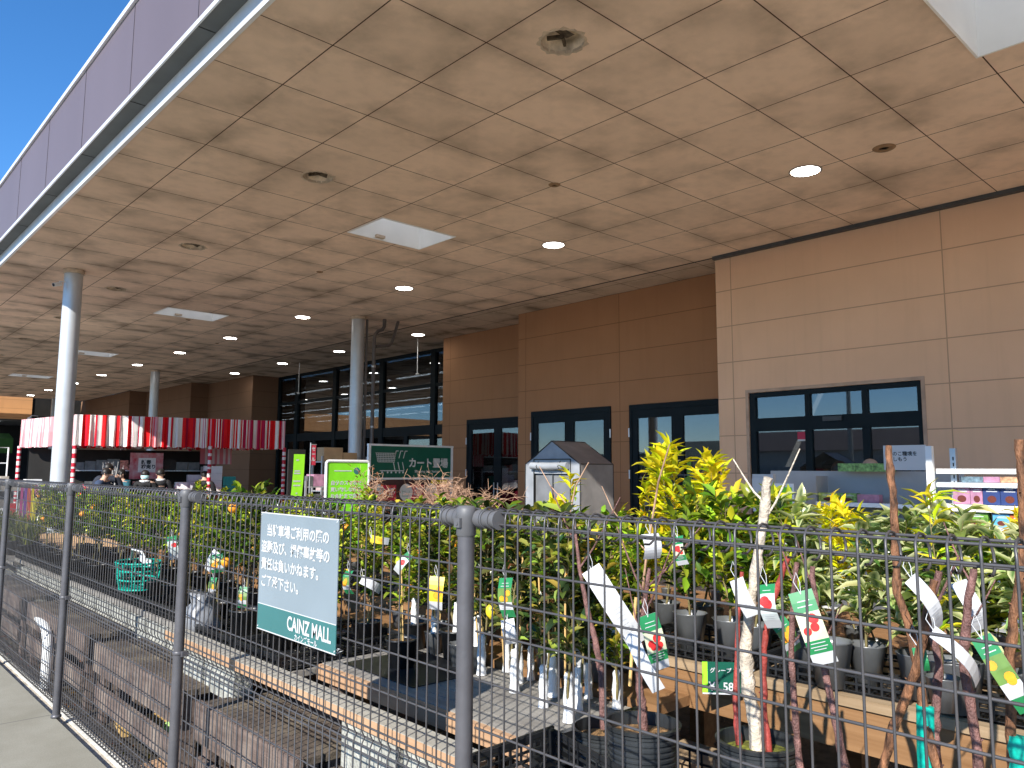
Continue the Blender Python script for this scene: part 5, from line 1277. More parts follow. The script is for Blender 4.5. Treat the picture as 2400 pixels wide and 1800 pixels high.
def price_card(pos, w, h, body, label, small='グレープ フルーツ'):
    t = thing('price_card', label, 'price card', pos, R(-47.4))
    b = MB(); b.box(0, w, 0, 0.003, 0, h, 0); b.box(0, w * 0.14, -0.0006, 0, 0.004, h, 1); b.box(0, w, -0.0008, 0, 0, 0.006, 2); b.build('card', [darkgreen, limeb, paper_m], t)
    text('lettering', body, h * 0.36, paper_m, t, (w * 0.17, -0.0015, h * 0.12), FACE_FRONT, bold=0.001, sx=0.95)
    if small: text('lettering', small, h * 0.17, paper_m, t, (w * 0.2, -0.0015, h * 0.68), FACE_FRONT, bold=0.0005)
    return t
price_card((2.74, 1.84, 0.715), 0.15, 0.125, '¥1,580', 'dark green price card with lime edge reading 1,580 on the new timber table front')
price_card((2.95, 2.60, 0.70), 0.15, 0.11, '¥980', 'dark green price card half hidden by leaves on the brown table')
price_card((2.90, 2.34, 0.70), 0.13, 0.10, '¥1,580', 'dark green price card under the plum tag', None)

# ------------------------------------------------------------------ signs on the forecourt
t = thing('cart_sign', 'large dark green sign with white trolley symbol and Japanese lettering', 'sign', (7.56, 12.0, -0.05))
W_, H0, H1 = 1.93, 1.50, 2.08
b = MB()
for x in (0.0, W_ - 0.05): b.box(x, x + 0.05, 0, 0.05, 0, H1)
for z in (H1, H0 - 0.03): b.box(-0.004, W_ + 0.004, -0.004, 0.054, z, z + 0.035)
b.build('frame', alu_m, t)
b = MB(); b.box(0.05, W_ - 0.05, 0.012, 0.035, H0 + 0.005, H1); b.build('board', darkgreen, t)
text('lettering', 'カート置場', 0.19, fabwhite, t, (0.88, 0.009, 1.71), FACE_FRONT, bold=0.006, sx=0.98)
text('lettering', 'Shopping Cart Station', 0.065, fabwhite, t, (1.02, 0.009, 1.60), FACE_FRONT, bold=0.001)
b = MB()   # trolley symbol: three nested baskets
def bar(b, x0, z0, x1, z1, w):
    d = Vector((x1 - x0, 0, z1 - z0)); n_ = Vector((-d.z, 0, d.x)).normalized() * w / 2
    a, c = Vector((x0, 0.009, z0)), Vector((x1, 0.009, z1)); b.quad(a - n_, c - n_, c + n_, a + n_)
for k in range(6): bar(b, 0.15 + 0.0 + k * 0.012, 1.95 - k * 0.032, 0.60 - k * 0.006, 1.95 - k * 0.032, 0.012)
for k in range(12): bar(b, 0.17 + k * 0.038, 1.955, 0.20 + k * 0.032, 1.79, 0.010)
for x in (0.60, 0.70, 0.80):
    bar(b, x - 0.04, 1.86, x + 0.0, 2.0, 0.016); bar(b, x, 1.995, x + 0.05, 1.995, 0.014); bar(b, x - 0.06, 1.79, x - 0.02, 1.64, 0.016)
bar(b, 0.25, 1.63, 0.78, 1.63, 0.016)
for x in (0.30, 0.42, 0.50, 0.60, 0.68, 0.76): bar(b, x - 0.016, 1.60, x + 0.016, 1.60, 0.032)
b.build('trolley_symbol', fabwhite, t)
b = MB(); b.box(0.05, W_ - 0.05, 0.03, 0.045, 0.95, 1.46); b.build('lower_panel', pm('maroon_dark', (0.05, 0.02, 0.02), 0.6), t)
for x in (0.10, 0.72, 1.30):
    b = MB(); b.box(x + 0.10, x + 0.52, 0.018, 0.026, 1.09, 1.37); b.build('crimson_panel', crimson, t)
    b = MB(); b.add([(x + 0.12 + 0.15 * math.cos(2 * PI * q / 28), 0.014, 1.23 + 0.16 * math.sin(2 * PI * q / 28)) for q in range(28)], [tuple(range(28))])
    o = b.build('round_picture', fabwhite, t)
    b = MB(); bar(b, x + 0.03, 1.16, x + 0.15, 1.16, 0.012); bar(b, x + 0.03, 1.25, x + 0.12, 1.25, 0.012); bar(b, x + 0.04, 1.16, x + 0.03, 1.28, 0.012); bar(b, x + 0.15, 1.14, x + 0.20, 1.26, 0.014)
    for v in b.v: pass
    b.v = [(v[0], 0.0125, v[2]) for v in b.v]; b.build('drawing', pm_get('drawing_grey', (0.25, 0.35, 0.30)), o)
    text('lettering', 'ご利用の\n際は必ず\n閉めて', 0.055, fabwhite, t, (x + 0.29, 0.014, 1.27), FACE_FRONT, bold=0.002)
b = MB(); b.box(1.42, 1.80, 0.016, 0.026, 1.385, 1.45); b.build('yellow_strip', yellow_m, t)
text('lettering', 'お子様注意', 0.055, ink_m, t, (1.46, 0.013, 1.395), FACE_FRONT, bold=0.002)
t = thing('lime_sign', 'bright lime green standing sign with white rounded frame and Japanese lettering', 'sign', (5.58, 10.0, -0.05), R(-4))
b = MB()
fr_ = [(0.02, 0.5), (0.02, 1.74), (0.035, 1.762), (0.06, 1.77), (0.66, 1.77), (0.685, 1.762), (0.70, 1.74), (0.70, 0.5)]
b.tube([(x, 0, z) for x, z in fr_] + [(0.02, 0, 0.5)], 0.022, 10); b.tube([(0.06, 0, 0.5), (0.06, -0.2, 0.02)], 0.015, 8); b.tube([(0.64, 0, 0.5), (0.64, -0.2, 0.02)], 0.015, 8); b.tube([(0.36, 0, 0.6), (0.36, 0.35, 0.02)], 0.015, 8)
b.build('frame', alu_m, t)
b = MB(); b.box(0.035, 0.685, -0.005, 0.005, 0.51, 1.755); b.build('board', lime_m, t)
text('lettering', '自分のスマホで\n買い物しながら\nお会計まで完了', 0.070, fabwhite, t, (0.09, -0.008, 1.43), FACE_FRONT, bold=0.002, lsp=1.35)
b = MB(); b.add([(0.50 + 0.05 * math.cos(2 * PI * q / 20), -0.008, 1.63 + 0.05 * math.sin(2 * PI * q / 20)) for q in range(20)], [tuple(range(20))]); b.build('round_badge', signteal, t)
b = MB(); b.box(0.14, 0.42, -0.008, -0.006, 1.622, 1.636); b.build('dash_line', fabwhite, t)
t = thing('slim_banner', 'slim lime green banner strip standing on black stand left of the lime sign', 'banner', (6.08, 12.0, -0.05))
b = MB(); n = 14
for k in range(n):
    z0, z1 = 0.9 + 1.0 * k / n, 0.9 + 1.0 * (k + 1) / n; f = lambda z: 0.06 * math.sin((z - 0.9) * 1.6) - 0.03
    b.quad((0 + f(z0), 0, z0), (0.2 + f(z0), 0, z0), (0.2 + f(z1), 0, z1), (f(z1), 0, z1), smooth=True)
b.build('banner', limeb, t)
b = MB()
for z, w in ((1.80, 0.05), (1.62, 0.10), (1.58, 0.12), (1.45, 0.13), (1.38, 0.13), (1.25, 0.03), (1.10, 0.07)): b.quad((0.1 - w / 2, -0.003, z - 0.012), (0.1 + w / 2, -0.003, z - 0.012), (0.1 + w / 2, -0.003, z + 0.012), (0.1 - w / 2, -0.003, z + 0.012))
b.build('print', fabwhite, t)
b = MB(); b.box(-0.05, 0.25, 0.02, 0.06, 0, 1.98); b.build('stand', dark_m, t)
t = thing('red_banner', 'small red vertical banner on a pole in front of the dark glazing', 'banner', (6.42, 12.05, -0.05))
b = MB(); b.box(0.03, 0.12, 0, 0.004, 1.72, 2.06); b.build('cloth', pm('banner_red', (0.45, 0.03, 0.06), 0.6), t)
text('lettering', 'セ\nー\nル', 0.075, fabwhite, t, (0.038, -0.003, 1.97), FACE_FRONT, bold=0.002, lsp=1.2)
b = MB(); b.tube([(0.02, 0, 0), (0.02, 0, 2.1)], 0.01, 8); b.tube([(0.02, 0, 2.07), (0.13, 0, 2.07)], 0.006, 6); b.build('pole', steel_m, t)
# goods racks near the column
rnd = random.Random(17)
def rack(x, y, w, h, n, label, mats, seed, rot=0, dep=0.4, item=(0.12, 0.3), z0=0.15):
    t = thing('goods_rack', label, 'shelf', (x, y, -0.05), rot); rr = random.Random(seed)
    b = MB()
    for xx in (0, w - 0.03):
        for yy in (0, dep - 0.03): b.box(xx, xx + 0.03, yy, yy + 0.03, 0, h)
    b.build('upright', steel_m, t)
    for k in range(n):
        z = z0 + (h - z0 - 0.1) * k / max(1, n - 1) if n > 1 else z0
        b = MB(); b.box(0.031, w - 0.031, 0.002, dep - 0.002, z - 0.02, z); b.build('shelf_board', steel_m, t)
        b = MB(); xx = 0.04
        while xx < w - 0.15:
            ww = rr.uniform(*item); hh = rr.uniform(0.14, 0.28)
            if xx + ww > w - 0.04: break
            b.box(xx, xx + ww - 0.012, 0.01, dep * 0.7, z + 0.001, z + hh, rr.randint(0, len(mats) - 1)); xx += ww
        b.build('goods', mats, t)
    return t
rack(6.55, 12.4, 0.9, 1.45, 4, 'grey rack of dark packaged goods between banner and lime sign', [MATS['interior_grey'], white_m, pot_m, mauve_m], 4)
rack(7.3, 13.2, 1.0, 1.9, 4, 'rack with a pinkish carton on top beside the strapped column', [pm('carton_pink', (0.42, 0.30, 0.30), 0.6), card_m, MATS['interior_grey']], 9, item=(0.28, 0.45))
# greenhouse
gx, gy = 7.0, 6.37
t = thing('plastic_greenhouse', 'small walk-in plastic greenhouse with pitched roof, pale front and grey side, black edge piping', 'greenhouse', (gx, gy, -0.05))
W_, D_, HE, HR = 0.96, 0.62, 1.73, 2.02
b = MB()
def film(b, pts, nx=6, nz=6, amp=0.008):
    a, c, d, e = [Vector(p) for p in pts]; n_ = (c - a).cross(e - a).normalized(); o = len(b.v); vs = []
    for j in range(nz + 1):
        for i in range(nx + 1):
            u, v = i / nx, j / nz; p = a.lerp(c, u).lerp(e.lerp(d, u), v)
            k = math.sin(u * PI) * math.sin(v * PI); vs.append(p + n_ * amp * k * (math.sin(i * 2.1 + j) + 0.6 * math.cos(j * 1.7)))
    fs = [(j * (nx + 1) + i, j * (nx + 1) + i + 1, (j + 1) * (nx + 1) + i + 1, (j + 1) * (nx + 1) + i) for j in range(nz) for i in range(nx)]
    b.add(vs, fs, 0, True)
film(b, [(0, W_, 0), (0, W_ - 0.16, 0), (0, W_ - 0.16, HE + 0.08), (0, W_, HE)]); film(b, [(0, 0.16, 0), (0, 0, 0), (0, 0, HE), (0, 0.16, HE + 0.08)])
film(b, [(0, W_ - 0.16, HE - 0.12), (0, 0.16, HE - 0.12), (0, 0.16, HE + 0.08), (0, W_ - 0.16, HE + 0.08)])
b.add([(0, W_ - 0.16, HE + 0.08), (0, 0.16, HE + 0.08), (0, W_ / 2, HR)], [(0, 1, 2)]); b.build('front_film', ghclear, t)
b = MB(); film(b, [(0, 0, 0), (D_, 0, 0), (D_, 0, HE), (0, 0, HE)]); film(b, [(0, 0, HE), (D_, 0, HE), (D_, W_ / 2, HR), (0, W_ / 2, HR)]); film(b, [(0, W_ / 2, HR), (D_, W_ / 2, HR), (D_, W_, HE), (0, W_, HE)])
film(b, [(D_, 0, 0), (D_, W_, 0), (D_, W_, HE), (D_, 0, HE)]); film(b, [(D_, W_, 0), (0, W_, 0), (0, W_, HE), (D_, W_, HE)]); b.build('side_film', ghgrey, t)
b = MB(); film(b, [(0.03, W_ - 0.16, 0), (0.03, 0.16, 0), (0.03, 0.16, HE - 0.13), (0.03, W_ - 0.16, HE - 0.13)]); b.build('door_film', pm('door_film_dark', (0.16, 0.165, 0.175), 0.4), t)
b = MB(); b.tube([(-0.03, W_ - 0.14, HE - 0.02), (-0.03, W_ / 2, HE - 0.03), (-0.03, 0.18, HE - 0.02)], [0.045, 0.05, 0.045], 14); b.build('rolled_door', ghclear, t)
b = MB(); q = 0.007
for pts in ([(0, 0, 0), (0, 0, HE), (0, W_ / 2, HR), (0, W_, HE), (0, W_, 0)], [(D_, 0, 0), (D_, 0, HE), (D_, W_ / 2, HR), (D_, W_, HE)], [(0, W_ - 0.16, HE + 0.06), (-0.003, 0.16, HE + 0.06)], [(0, W_ - 0.16, 0), (0, W_ - 0.16, HE + 0.06)], [(0, 0.16, 0), (0, 0.16, HE + 0.06)], [(0.0, 0, HE), (D_, 0, HE)], [(0.02, W_ / 2, 0), (0.02, W_ / 2, HE - 0.1)], [(0, W_ / 2, HR), (D_, W_ / 2, HR)]):
    b.tube([(p[0] - 0.004, p[1], p[2]) for p in pts], q, 6)
b.build('edge_piping', ink_m, t)
b = MB()
for y in (W_ - 0.28, 0.3): b.tube([(-0.03, y, HE + 0.04), (-0.085, y, HE - 0.03), (-0.03, y, HE - 0.09)], 0.005, 6)
b.build('door_tie', ink_m, t)

# ------------------------------------------------------------------ gondola shelves on the right
def gondola_near():
    t = thing('white_shelf', 'white sunlit shelving unit stocked with fertiliser boxes at the right', 'shelf', (7.0, 2.45, -0.05))
    b = MB(); b.box(0, 0.05, -0.05, 0.0, 0, 1.87); b.build('upright', white_m, t)
    b = MB(); b.box(0.10, 0.15, -0.20, -0.155, 0, 1.85)
    for k in range(30): b.box(0.099, 0.1, -0.185, -0.175, 0.3 + k * 0.05, 0.33 + k * 0.05, 1)
    b.build('upright', [steel_m, dark_m], t)
    for z, th, m_ in ((1.64, 0.04, white_m), (1.535, 0.035, steel_m), (1.335, 0.055, white_m), (1.19, 0.03, steel_m), (0.95, 0.03, steel_m), (0.70, 0.03, steel_m), (0.30, 0.12, steel_m)):
        b = MB(); b.box(0.02, 0.46, -2.2, -0.07, z, z + th); b.build('shelf_board', m_, t)
        if m_ is steel_m: b = MB(); b.box(0.012, 0.019, -2.2, -0.07, z - 0.005, z + 0.03); b.build('price_rail', alu_m, t)
    b = MB(); b.box(0.47, 0.48, -2.2, -0.05, 0.1, 1.6); b.build('back_panel', white_m, t)
    b = MB(); y = -0.27
    for k in range(9):
        b.box(0.008, 0.0118, y - 0.05, y, 1.537, 1.563); y -= 0.15
    b.build('price_label', paper_m, t)
    return t
gondola_near()
def boxrow(x, y, z, specs, group, rnd_seed=1):
    """individual cartons standing side by side, running towards -y"""
    for (w, h, mt_, lb) in specs:
        if mt_ is not None:
            t = thing('carton', lb, 'box', (x, y, z), 0, group)
            b = MB(); b.box(0, 0.09, -w + 0.004, 0, 0, h); b.build('box', mt_, t)
            if h > 0.09:
                b = MB(); b.box(-0.0012, -0.0002, -w * 0.82, -w * 0.2, h * 0.70, h * 0.76, 0); b.box(-0.0012, -0.0002, -w * 0.7, -w * 0.3, h * 0.82, h * 0.86, 0)
                b.add([(-0.0012, -w * 0.5 + w * 0.26 * math.cos(2 * PI * q / 16), h * 0.3 + h * 0.2 * math.sin(2 * PI * q / 16)) for q in range(16)], [tuple(range(16))], 1); b.build('print', [paper_m, pm_get('print_brown', (0.12, 0.03, 0.02))], t)
        y -= w
boxrow(7.05, 2.27, 1.395 - 0.05, [(0.13, 0.14, mauve_m, 'mauve box on the middle white shelf, behind the second upright'), (0.09, 0.14, mauve_m, 'mauve box left of the two navy boxes'), (0.125, 0.145, navy_m, 'left navy box with brown pot picture'), (0.125, 0.145, navy_m, 'right navy box with brown pot picture'), (0.05, 0, None, ''), (0.14, 0.125, pink_m, 'crimson pink carton pair right of the navy boxes'), (0.13, 0.06, pink_m, 'low pink carton at the right end of the middle shelf'), (0.15, 0.13, navy_m, 'navy carton at the far right of the middle shelf')], 'boxes on the white shelf')
boxrow(7.05, 2.21, 1.172, [(0.19, 0.105, boxgreen, 'wide leafy green box on the lower white shelf'), (0.03, 0, None, ''), (0.12, 0.10, blue_m, 'pale blue box between the green and the orange boxes'), (0.125, 0.10, boxorange, 'orange box on the lower white shelf'), (0.13, 0.10, boxteal, 'teal box right of the orange box'), (0.12, 0.10, boxgreen, 'green box at the right end of the lower shelf')], 'boxes on the white shelf')
boxrow(7.05, 2.2, 1.522, [(0.16, 0.045, pm('pack_slate', (0.12, 0.18, 0.22), 0.4, 0, 0.4, 30), 'low slate coloured pack under the top white shelf'), (0.12, 0.045, mauve_m, 'low mauve pack under the top white shelf'), (0.26, 0.045, pm('pack_peach', (0.5, 0.28, 0.16), 0.4, 0, 0.4, 30), 'low peach coloured pack under the top white shelf')], 'low packs under the top shelf')
t = thing('grey_shelf', 'grey shaded shelving unit with green seed packs in front of the sliding door', 'shelf', (8.6, 4.95, -0.05))
gm = pm('shelf_grey', (0.36, 0.37, 0.38), 0.5, 0, 0.05, 4)
b = MB(); b.box(0.30, 0.34, -2.2, -0.03, 0, 1.66); b.build('back_panel', gm, t)
for z in (1.28, 1.02, 0.7, 0.35):
    b = MB(); b.box(0.0, 0.29, -2.2, -0.75 if z > 0.9 else -0.03, z, z + 0.03); b.build('shelf_board', gm, t)
    b = MB(); b.box(-0.012, -0.002, -2.2, -0.75 if z > 0.9 else -0.03, z - 0.01, z + 0.035); b.build('price_rail', alu_m, t)
b = MB(); b.box(0, 0.29, -0.755, -0.752, 1.0, 1.60); b.build('side_panel', gm, t)
gp = pm('pack_green', (0.18, 0.33, 0.10), 0.4, 0, 0.45, 25); gy_ = pm('pack_yellow_green', (0.42, 0.50, 0.12), 0.4, 0, 0.35, 25)
boxrow(8.62, 4.18, 1.265, [(0.22, 0.10, gy_, 'yellow green seed pack, leftmost on the upper grey shelf'), (0.22, 0.10, gp, 'green seed pack, second on the upper grey shelf'), (0.24, 0.09, mauve_m, 'dark patterned pack right of the green seed packs')], 'seed packs on the grey shelf')
boxrow(8.70, 3.98, 1.605, [(0.2, 0.09, gp, 'green seed pack on top of the grey shelf, left one'), (0.2, 0.09, gp, 'green seed pack on top of the grey shelf, right one'), (0.2, 0.09, gp, 'green seed pack on top of the grey shelf nearest the notice board')], 'seed packs on top of the grey shelf')
boxrow(8.62, 4.12, 1.005, [(0.22, 0.08, gy_, 'yellow green seed pack, leftmost on the lower grey shelf'), (0.22, 0.08, gp, 'green seed pack in the middle of the lower grey shelf'), (0.22, 0.08, gy_, 'yellow green seed pack, right on the lower grey shelf')], 'seed packs on the lower grey shelf')
t = thing('board_stand', 'small bright green standing card in a white frame before the grey shelf', 'sign', (8.0, 4.16, -0.05), 0)
b = MB(); b.box(0, 0.012, 0, 0.235, 1.15, 1.52); b.build('frame', white_m, t)
b = MB(); b.box(-0.004, -0.001, 0.018, 0.217, 1.17, 1.48); b.build('card', lime_m, t)
text('lettering', 'レジは\n中央へ', 0.05, pm_get('ink_green', (0.01, 0.08, 0.01)), t, (-0.006, 0.19, 1.36), FACE_OUT, bold=0.001)
b = MB(); b.tube([(0.02, 0.12, 0), (0.02, 0.12, 1.16)], 0.012, 8); b.box(-0.12, 0.15, 0.0, 0.24, 0, 0.02); b.build('stand', steel_m, t)
t = thing('leaflet_holder', 'white leaflet holder hanging left of the green standing card', 'leaflet holder', (8.05, 4.42, 1.15), 0)
b = MB(); b.box(0, 0.05, 0, 0.26, 0, 0.42); b.build('holder', pm('holder_grey', (0.5, 0.51, 0.53), 0.4), t)
b = MB(); b.box(-0.006, -0.001, 0.03, 0.23, 0.1, 0.38)
b.build('leaflet', paper_m, t)
b = MB(); b.box(0.01, 0.03, 0.12, 0.14, -1.2, 0); b.build('post', steel_m, t)
t = thing('glass_showcase', 'dark glass showcase with thin white edges near the middle door', 'cabinet', (10.9, 7.35, -0.05)); 
b = MB()
for x in (0, 0.4):
    for y in (0, 0.5): b.box(x, x + 0.02, y, y + 0.02, 0, 1.6)
for z in (0.5, 0.85, 1.2, 1.58): b.box(0.0, 0.42, 0.0, 0.52, z, z + 0.012)
b.build('frame', pm('showcase_grey', (0.10, 0.11, 0.11), 0.4), t)

# ------------------------------------------------------------------ striped festive tent
tent = thing('festive_tent', 'festive sales tent with red, white and pink striped cloth band and wound striped posts', 'tent', (0, 0, 0))
TC, TR, TL, TB = Vector((4.57, 19.4, 0)), Vector((9.0, 18.2, 0)), Vector((4.09, 22.6, 0)), Vector((8.52, 21.4, 0))
RED, WHT, PNK, DRD = (0.72, 0.008, 0.012), (0.80, 0.76, 0.72), (0.70, 0.33, 0.36), (0.42, 0.01, 0.05)
def valance(a, c, z0, z1, seed, cloth_cols, name='cloth_band', amp=0.028):
    rnd = random.Random(seed); L = (c - a).length; d = (c - a).normalized(); n_ = Vector((d.y, -d.x, 0)); b = MB()
    u = 0.0; prev = None; edge = 0
    while u < L - 1e-6:
        w = rnd.choice([0.018, 0.022, 0.028, 0.034, 0.075]); col = rnd.choices(cloth_cols, weights=[5, 6, 2, 2][:len(cloth_cols)])[0]
        if edge and w > 0.08: col = cloth_cols[0]
        u1 = min(L, u + w); k = max(2, int((u1 - u) / 0.016))
        for i in range(k):
            ua, ub = u + (u1 - u) * i / k, u + (u1 - u) * (i + 1) / k
            def P(uu, z, am): 
                f = am * (math.sin(uu * 41 + seed) + 0.6 * math.sin(uu * 23 + 2) + 0.4 * math.sin(uu * 67)); return a + d * uu + n_ * f + Vector((0, 0, z))
            zz = [z0 + 0.012 * math.sin(ua * 30), z0 + (z1 - z0) * 0.5, z1]; zy = [z0 + 0.012 * math.sin(ub * 30), z0 + (z1 - z0) * 0.5, z1]; am = [amp * 1.2, amp * 0.9, amp * 0.25]
            for j in range(2): b.quad(P(ua, zz[j], am[j]), P(ub, zy[j], am[j]), P(ub, zy[j + 1], am[j + 1]), P(ua, zz[j + 1], am[j + 1]), col=col, smooth=True)
        u = u1; edge = 1
    return b.build(name, cloth_m, tent, True)
valance(TC, TR, 2.10, 2.80, 3, [RED, WHT, PNK, DRD])
valance(TL, TC, 2.10, 2.80, 5, [(0.75, 0.30, 0.33), (0.82, 0.72, 0.72), PNK])
valance(TB, TR, 2.10, 2.80, 7, [RED, WHT, PNK, DRD]); valance(TL, TB, 2.12, 2.80, 8, [RED, WHT, PNK, DRD])
b = MB(); b.add([TC + Vector((0, 0, 2.78)), TR + Vector((0, 0, 2.78)), TB + Vector((0, 0, 2.78)), TL + Vector((0, 0, 2.78)), (TC + TB) / 2 + Vector((0, 0, 2.79))], [(0, 1, 4), (1, 2, 4), (2, 3, 4), (3, 0, 4)]); b.build('roof_cloth', pm('tent_roof', (0.5, 0.48, 0.45), 0.8), tent)
def post_(p, r_=0.045):
    b = MB(); z = 0; k = 0; rnd = random.Random(int(p.x * 100))
    while z < 2.12:
        h = rnd.uniform(0.035, 0.11); b.tube([(p.x, p.y, z), (p.x, p.y, min(2.14, z + h))], r_, 10, mi=k % 2, cap=False); z += h; k += 1
    b.build('wound_post', [pm_get('post_red', (0.50, 0.01, 0.03)), pm_get('post_white', (0.72, 0.62, 0.60))], tent)
for p in (TC, TR, TL, TB, TC.lerp(TR, 0.62), TL.lerp(TB, 0.5), TL.lerp(TB, 0.86)): post_(p)
t = thing('striped_curtain', 'short pink and white striped curtain hanging at the back of the tent', 'curtain', (0, 0, 0))
b = MB(); a = Vector((7.75, 20.4, 0)); d = Vector((0.96, -0.26, 0)); rr = random.Random(4)
for k in range(26):
    u = k * 0.03; col = [(0.70, 0.22, 0.26), (0.75, 0.62, 0.62)][(k // 1 + rr.randint(0, 1)) % 2]; q0, q1 = a + d * u, a + d * (u + 0.03)
    b.quad(q0 + Vector((0, 0, 1.72)), q1 + Vector((0, 0, 1.72)), q1 + Vector((0, 0.02, 2.12)), q0 + Vector((0, 0.02, 2.12)), col=col)
b.build('cloth', cloth_m, t, True)
t = thing('sale_table', 'table with crimson cloth inside the tent carrying stacked gift boxes', 'table', (6.1, 19.6, -0.05), R(-15)); b = MB(); b.box(0, 2.3, 0, 0.7, 0.95, 1.0); b.box(0, 2.3, -0.01, 0.0, 0.3, 1.0); b.build('table_cloth', crimson, t)
for i, (x, z, w, h, mt_) in enumerate(((0.75, 1.0, 0.3, 0.32, 'white_paint'), (1.02, 1.0, 0.35, 0.50, 'holder_grey'), (1.4, 1.0, 0.42, 0.72, 'white_paint'), (1.85, 1.0, 0.3, 0.46, 'box_teal'), (0.45, 1.0, 0.26, 0.2, 'box_mauve'))):
    p = Vector((6.1, 19.6, 0)) + Matrix.Rotation(R(-15), 3, 'Z') @ Vector((x, 0.2, 0))
    t = thing('gift_carton', ['white carton second in the stepped stack on the tent table', 'grey white carton in the middle of the stepped stack', 'tallest pale blue white carton stack on the tent table', 'teal carton at the right end of the tent table', 'small mauve carton at the left end of the tent table'][i], 'box', (p.x, p.y, z - 0.05), R(-15), 'cartons on the tent table')
    b = MB(); n = max(1, int(h / 0.16))
    for k in range(n): b.box(0, w, 0, 0.3, k * h / n + 0.002, (k + 1) * h / n - 0.003)
    b.build('box', MATS[mt_], t)
t = thing('red_poster', 'red and white patterned poster with white panel standing inside the tent', 'poster', (5.85, 19.75, 1.15), R(-15))
b = MB(); b.box(0, 0.72, 0, 0.02, 0.2, 0.82); b.build('poster_board', pm('poster_red', (0.42, 0.02, 0.04), 0.6, 0, 0.5, 7, col2=(0.5, 0.35, 0.33)), t)
b = MB(); b.box(0.18, 0.56, -0.006, -0.001, 0.36, 0.70); b.build('panel', pm('poster_white', (0.62, 0.60, 0.56), 0.6), t)
text('lettering', '新春\n初売り', 0.11, ink_m, t, (0.24, -0.009, 0.56), FACE_FRONT, bold=0.004)
b = MB(); b.box(0.34, 0.38, 0.03, 0.06, -1.2, 0.5); b.build('stand', dark_m, t)
b = MB(); b.box(0, 4.2, 0, 0.05, 0, 2.12); o = b.build('dark_backing', dark_m, tent); o.location = (4.25, 22.3, -0.05); o.rotation_euler = (0, 0, R(-15))  # added dark sheet, stands in for the shade inside the tent
rack(4.75, 21.2, 3.2, 1.7, 3, 'dark rack of New Year goods along the back of the tent', [pot_m, MATS['interior_grey'], hair_m, pm('ornament', (0.55, 0.25, 0.20), 0.6, 0, 0.5, 20), pot_m], 31, R(-15), 0.4, (0.14, 0.35), 0.5)
t = thing('festive_ornament', 'round red and white paper ornament among the goods left of the people', 'ornament', (4.35, 17.6, 1.12)); b = MB(); rr = random.Random(2)
for k in range(26):
    a, e = rr.uniform(0, 6.28), rr.uniform(-1.2, 1.4); p = Vector((math.cos(a) * math.cos(e), math.sin(a) * math.cos(e), math.sin(e))) * 0.13; b.lathe([(0, -0.045), (0.035, -0.02), (0.045, 0.0), (0.03, 0.03), (0, 0.045)], c=p, n=8, mi=k % 2)
b.build('paper_flower', [pm('paper_pink', (0.62, 0.35, 0.32), 0.8), red_m], t)
b = MB(); b.tube([(0, 0, -1.15), (0, 0, 0)], 0.04, 8); b.build('stand', oldwood, t)
rack(3.0, 18.4, 1.1, 1.3, 3, 'rack of red and white goods left of the sunlit column', [red_m, white_m, crimson, pm('goods_beige', (0.45, 0.40, 0.33), 0.8)], 12)
rack(4.05, 17.9, 0.95, 1.05, 2, 'low rack of dark goods right of the sunlit column', [pot_m, mauve_m, white_m], 14)
t = thing('silver_pampas', 'grey white pampas bundle standing behind the man', 'decoration', (5.15, 18.6, 0.0)); b = MB(); rr = random.Random(7)
for k in range(60):
    a = rr.uniform(0, 6.28); r_ = rr.uniform(0.02, 0.26); b.tube([(0, 0, 0.3), (r_ * .5 * math.cos(a), r_ * .5 * math.sin(a), 1.0), (r_ * math.cos(a), r_ * math.sin(a), rr.uniform(1.3, 1.75))], [0.006, 0.02, 0.004], 5)
b.build('plume', pm('plume_grey', (0.35, 0.34, 0.33), 0.9, 0, 0.3, 20), t)

# ------------------------------------------------------------------ people
def skinned(name, verts, edges, rad, mat, parent, sub=1, root=0):
    me = bpy.data.meshes.new(name); me.from_pydata([tuple(v) for v in verts], edges, [])
    o = bpy.data.objects.new(name, me); C.objects.link(o)
    o.modifiers.new('Skin', 'SKIN')
    sv = me.skin_vertices[0].data
    for i, r_ in enumerate(rad):
        sv[i].radius = (r_, r_) if not isinstance(r_, tuple) else r_
        sv[i].use_root = (i == root)
    s_ = o.modifiers.new('Sub', 'SUBSURF'); s_.levels = sub; s_.render_levels = sub
    dg = bpy.context.evaluated_depsgraph_get(); m2 = bpy.data.meshes.new_from_object(o.evaluated_get(dg))
    bpy.data.objects.remove(o); m2.materials.clear(); m2.materials.append(mat)
    m2.polygons.foreach_set('use_smooth', [True] * len(m2.polygons))
    q = bpy.data.objects.new(name, m2); C.objects.link(q); q.parent = parent; return q
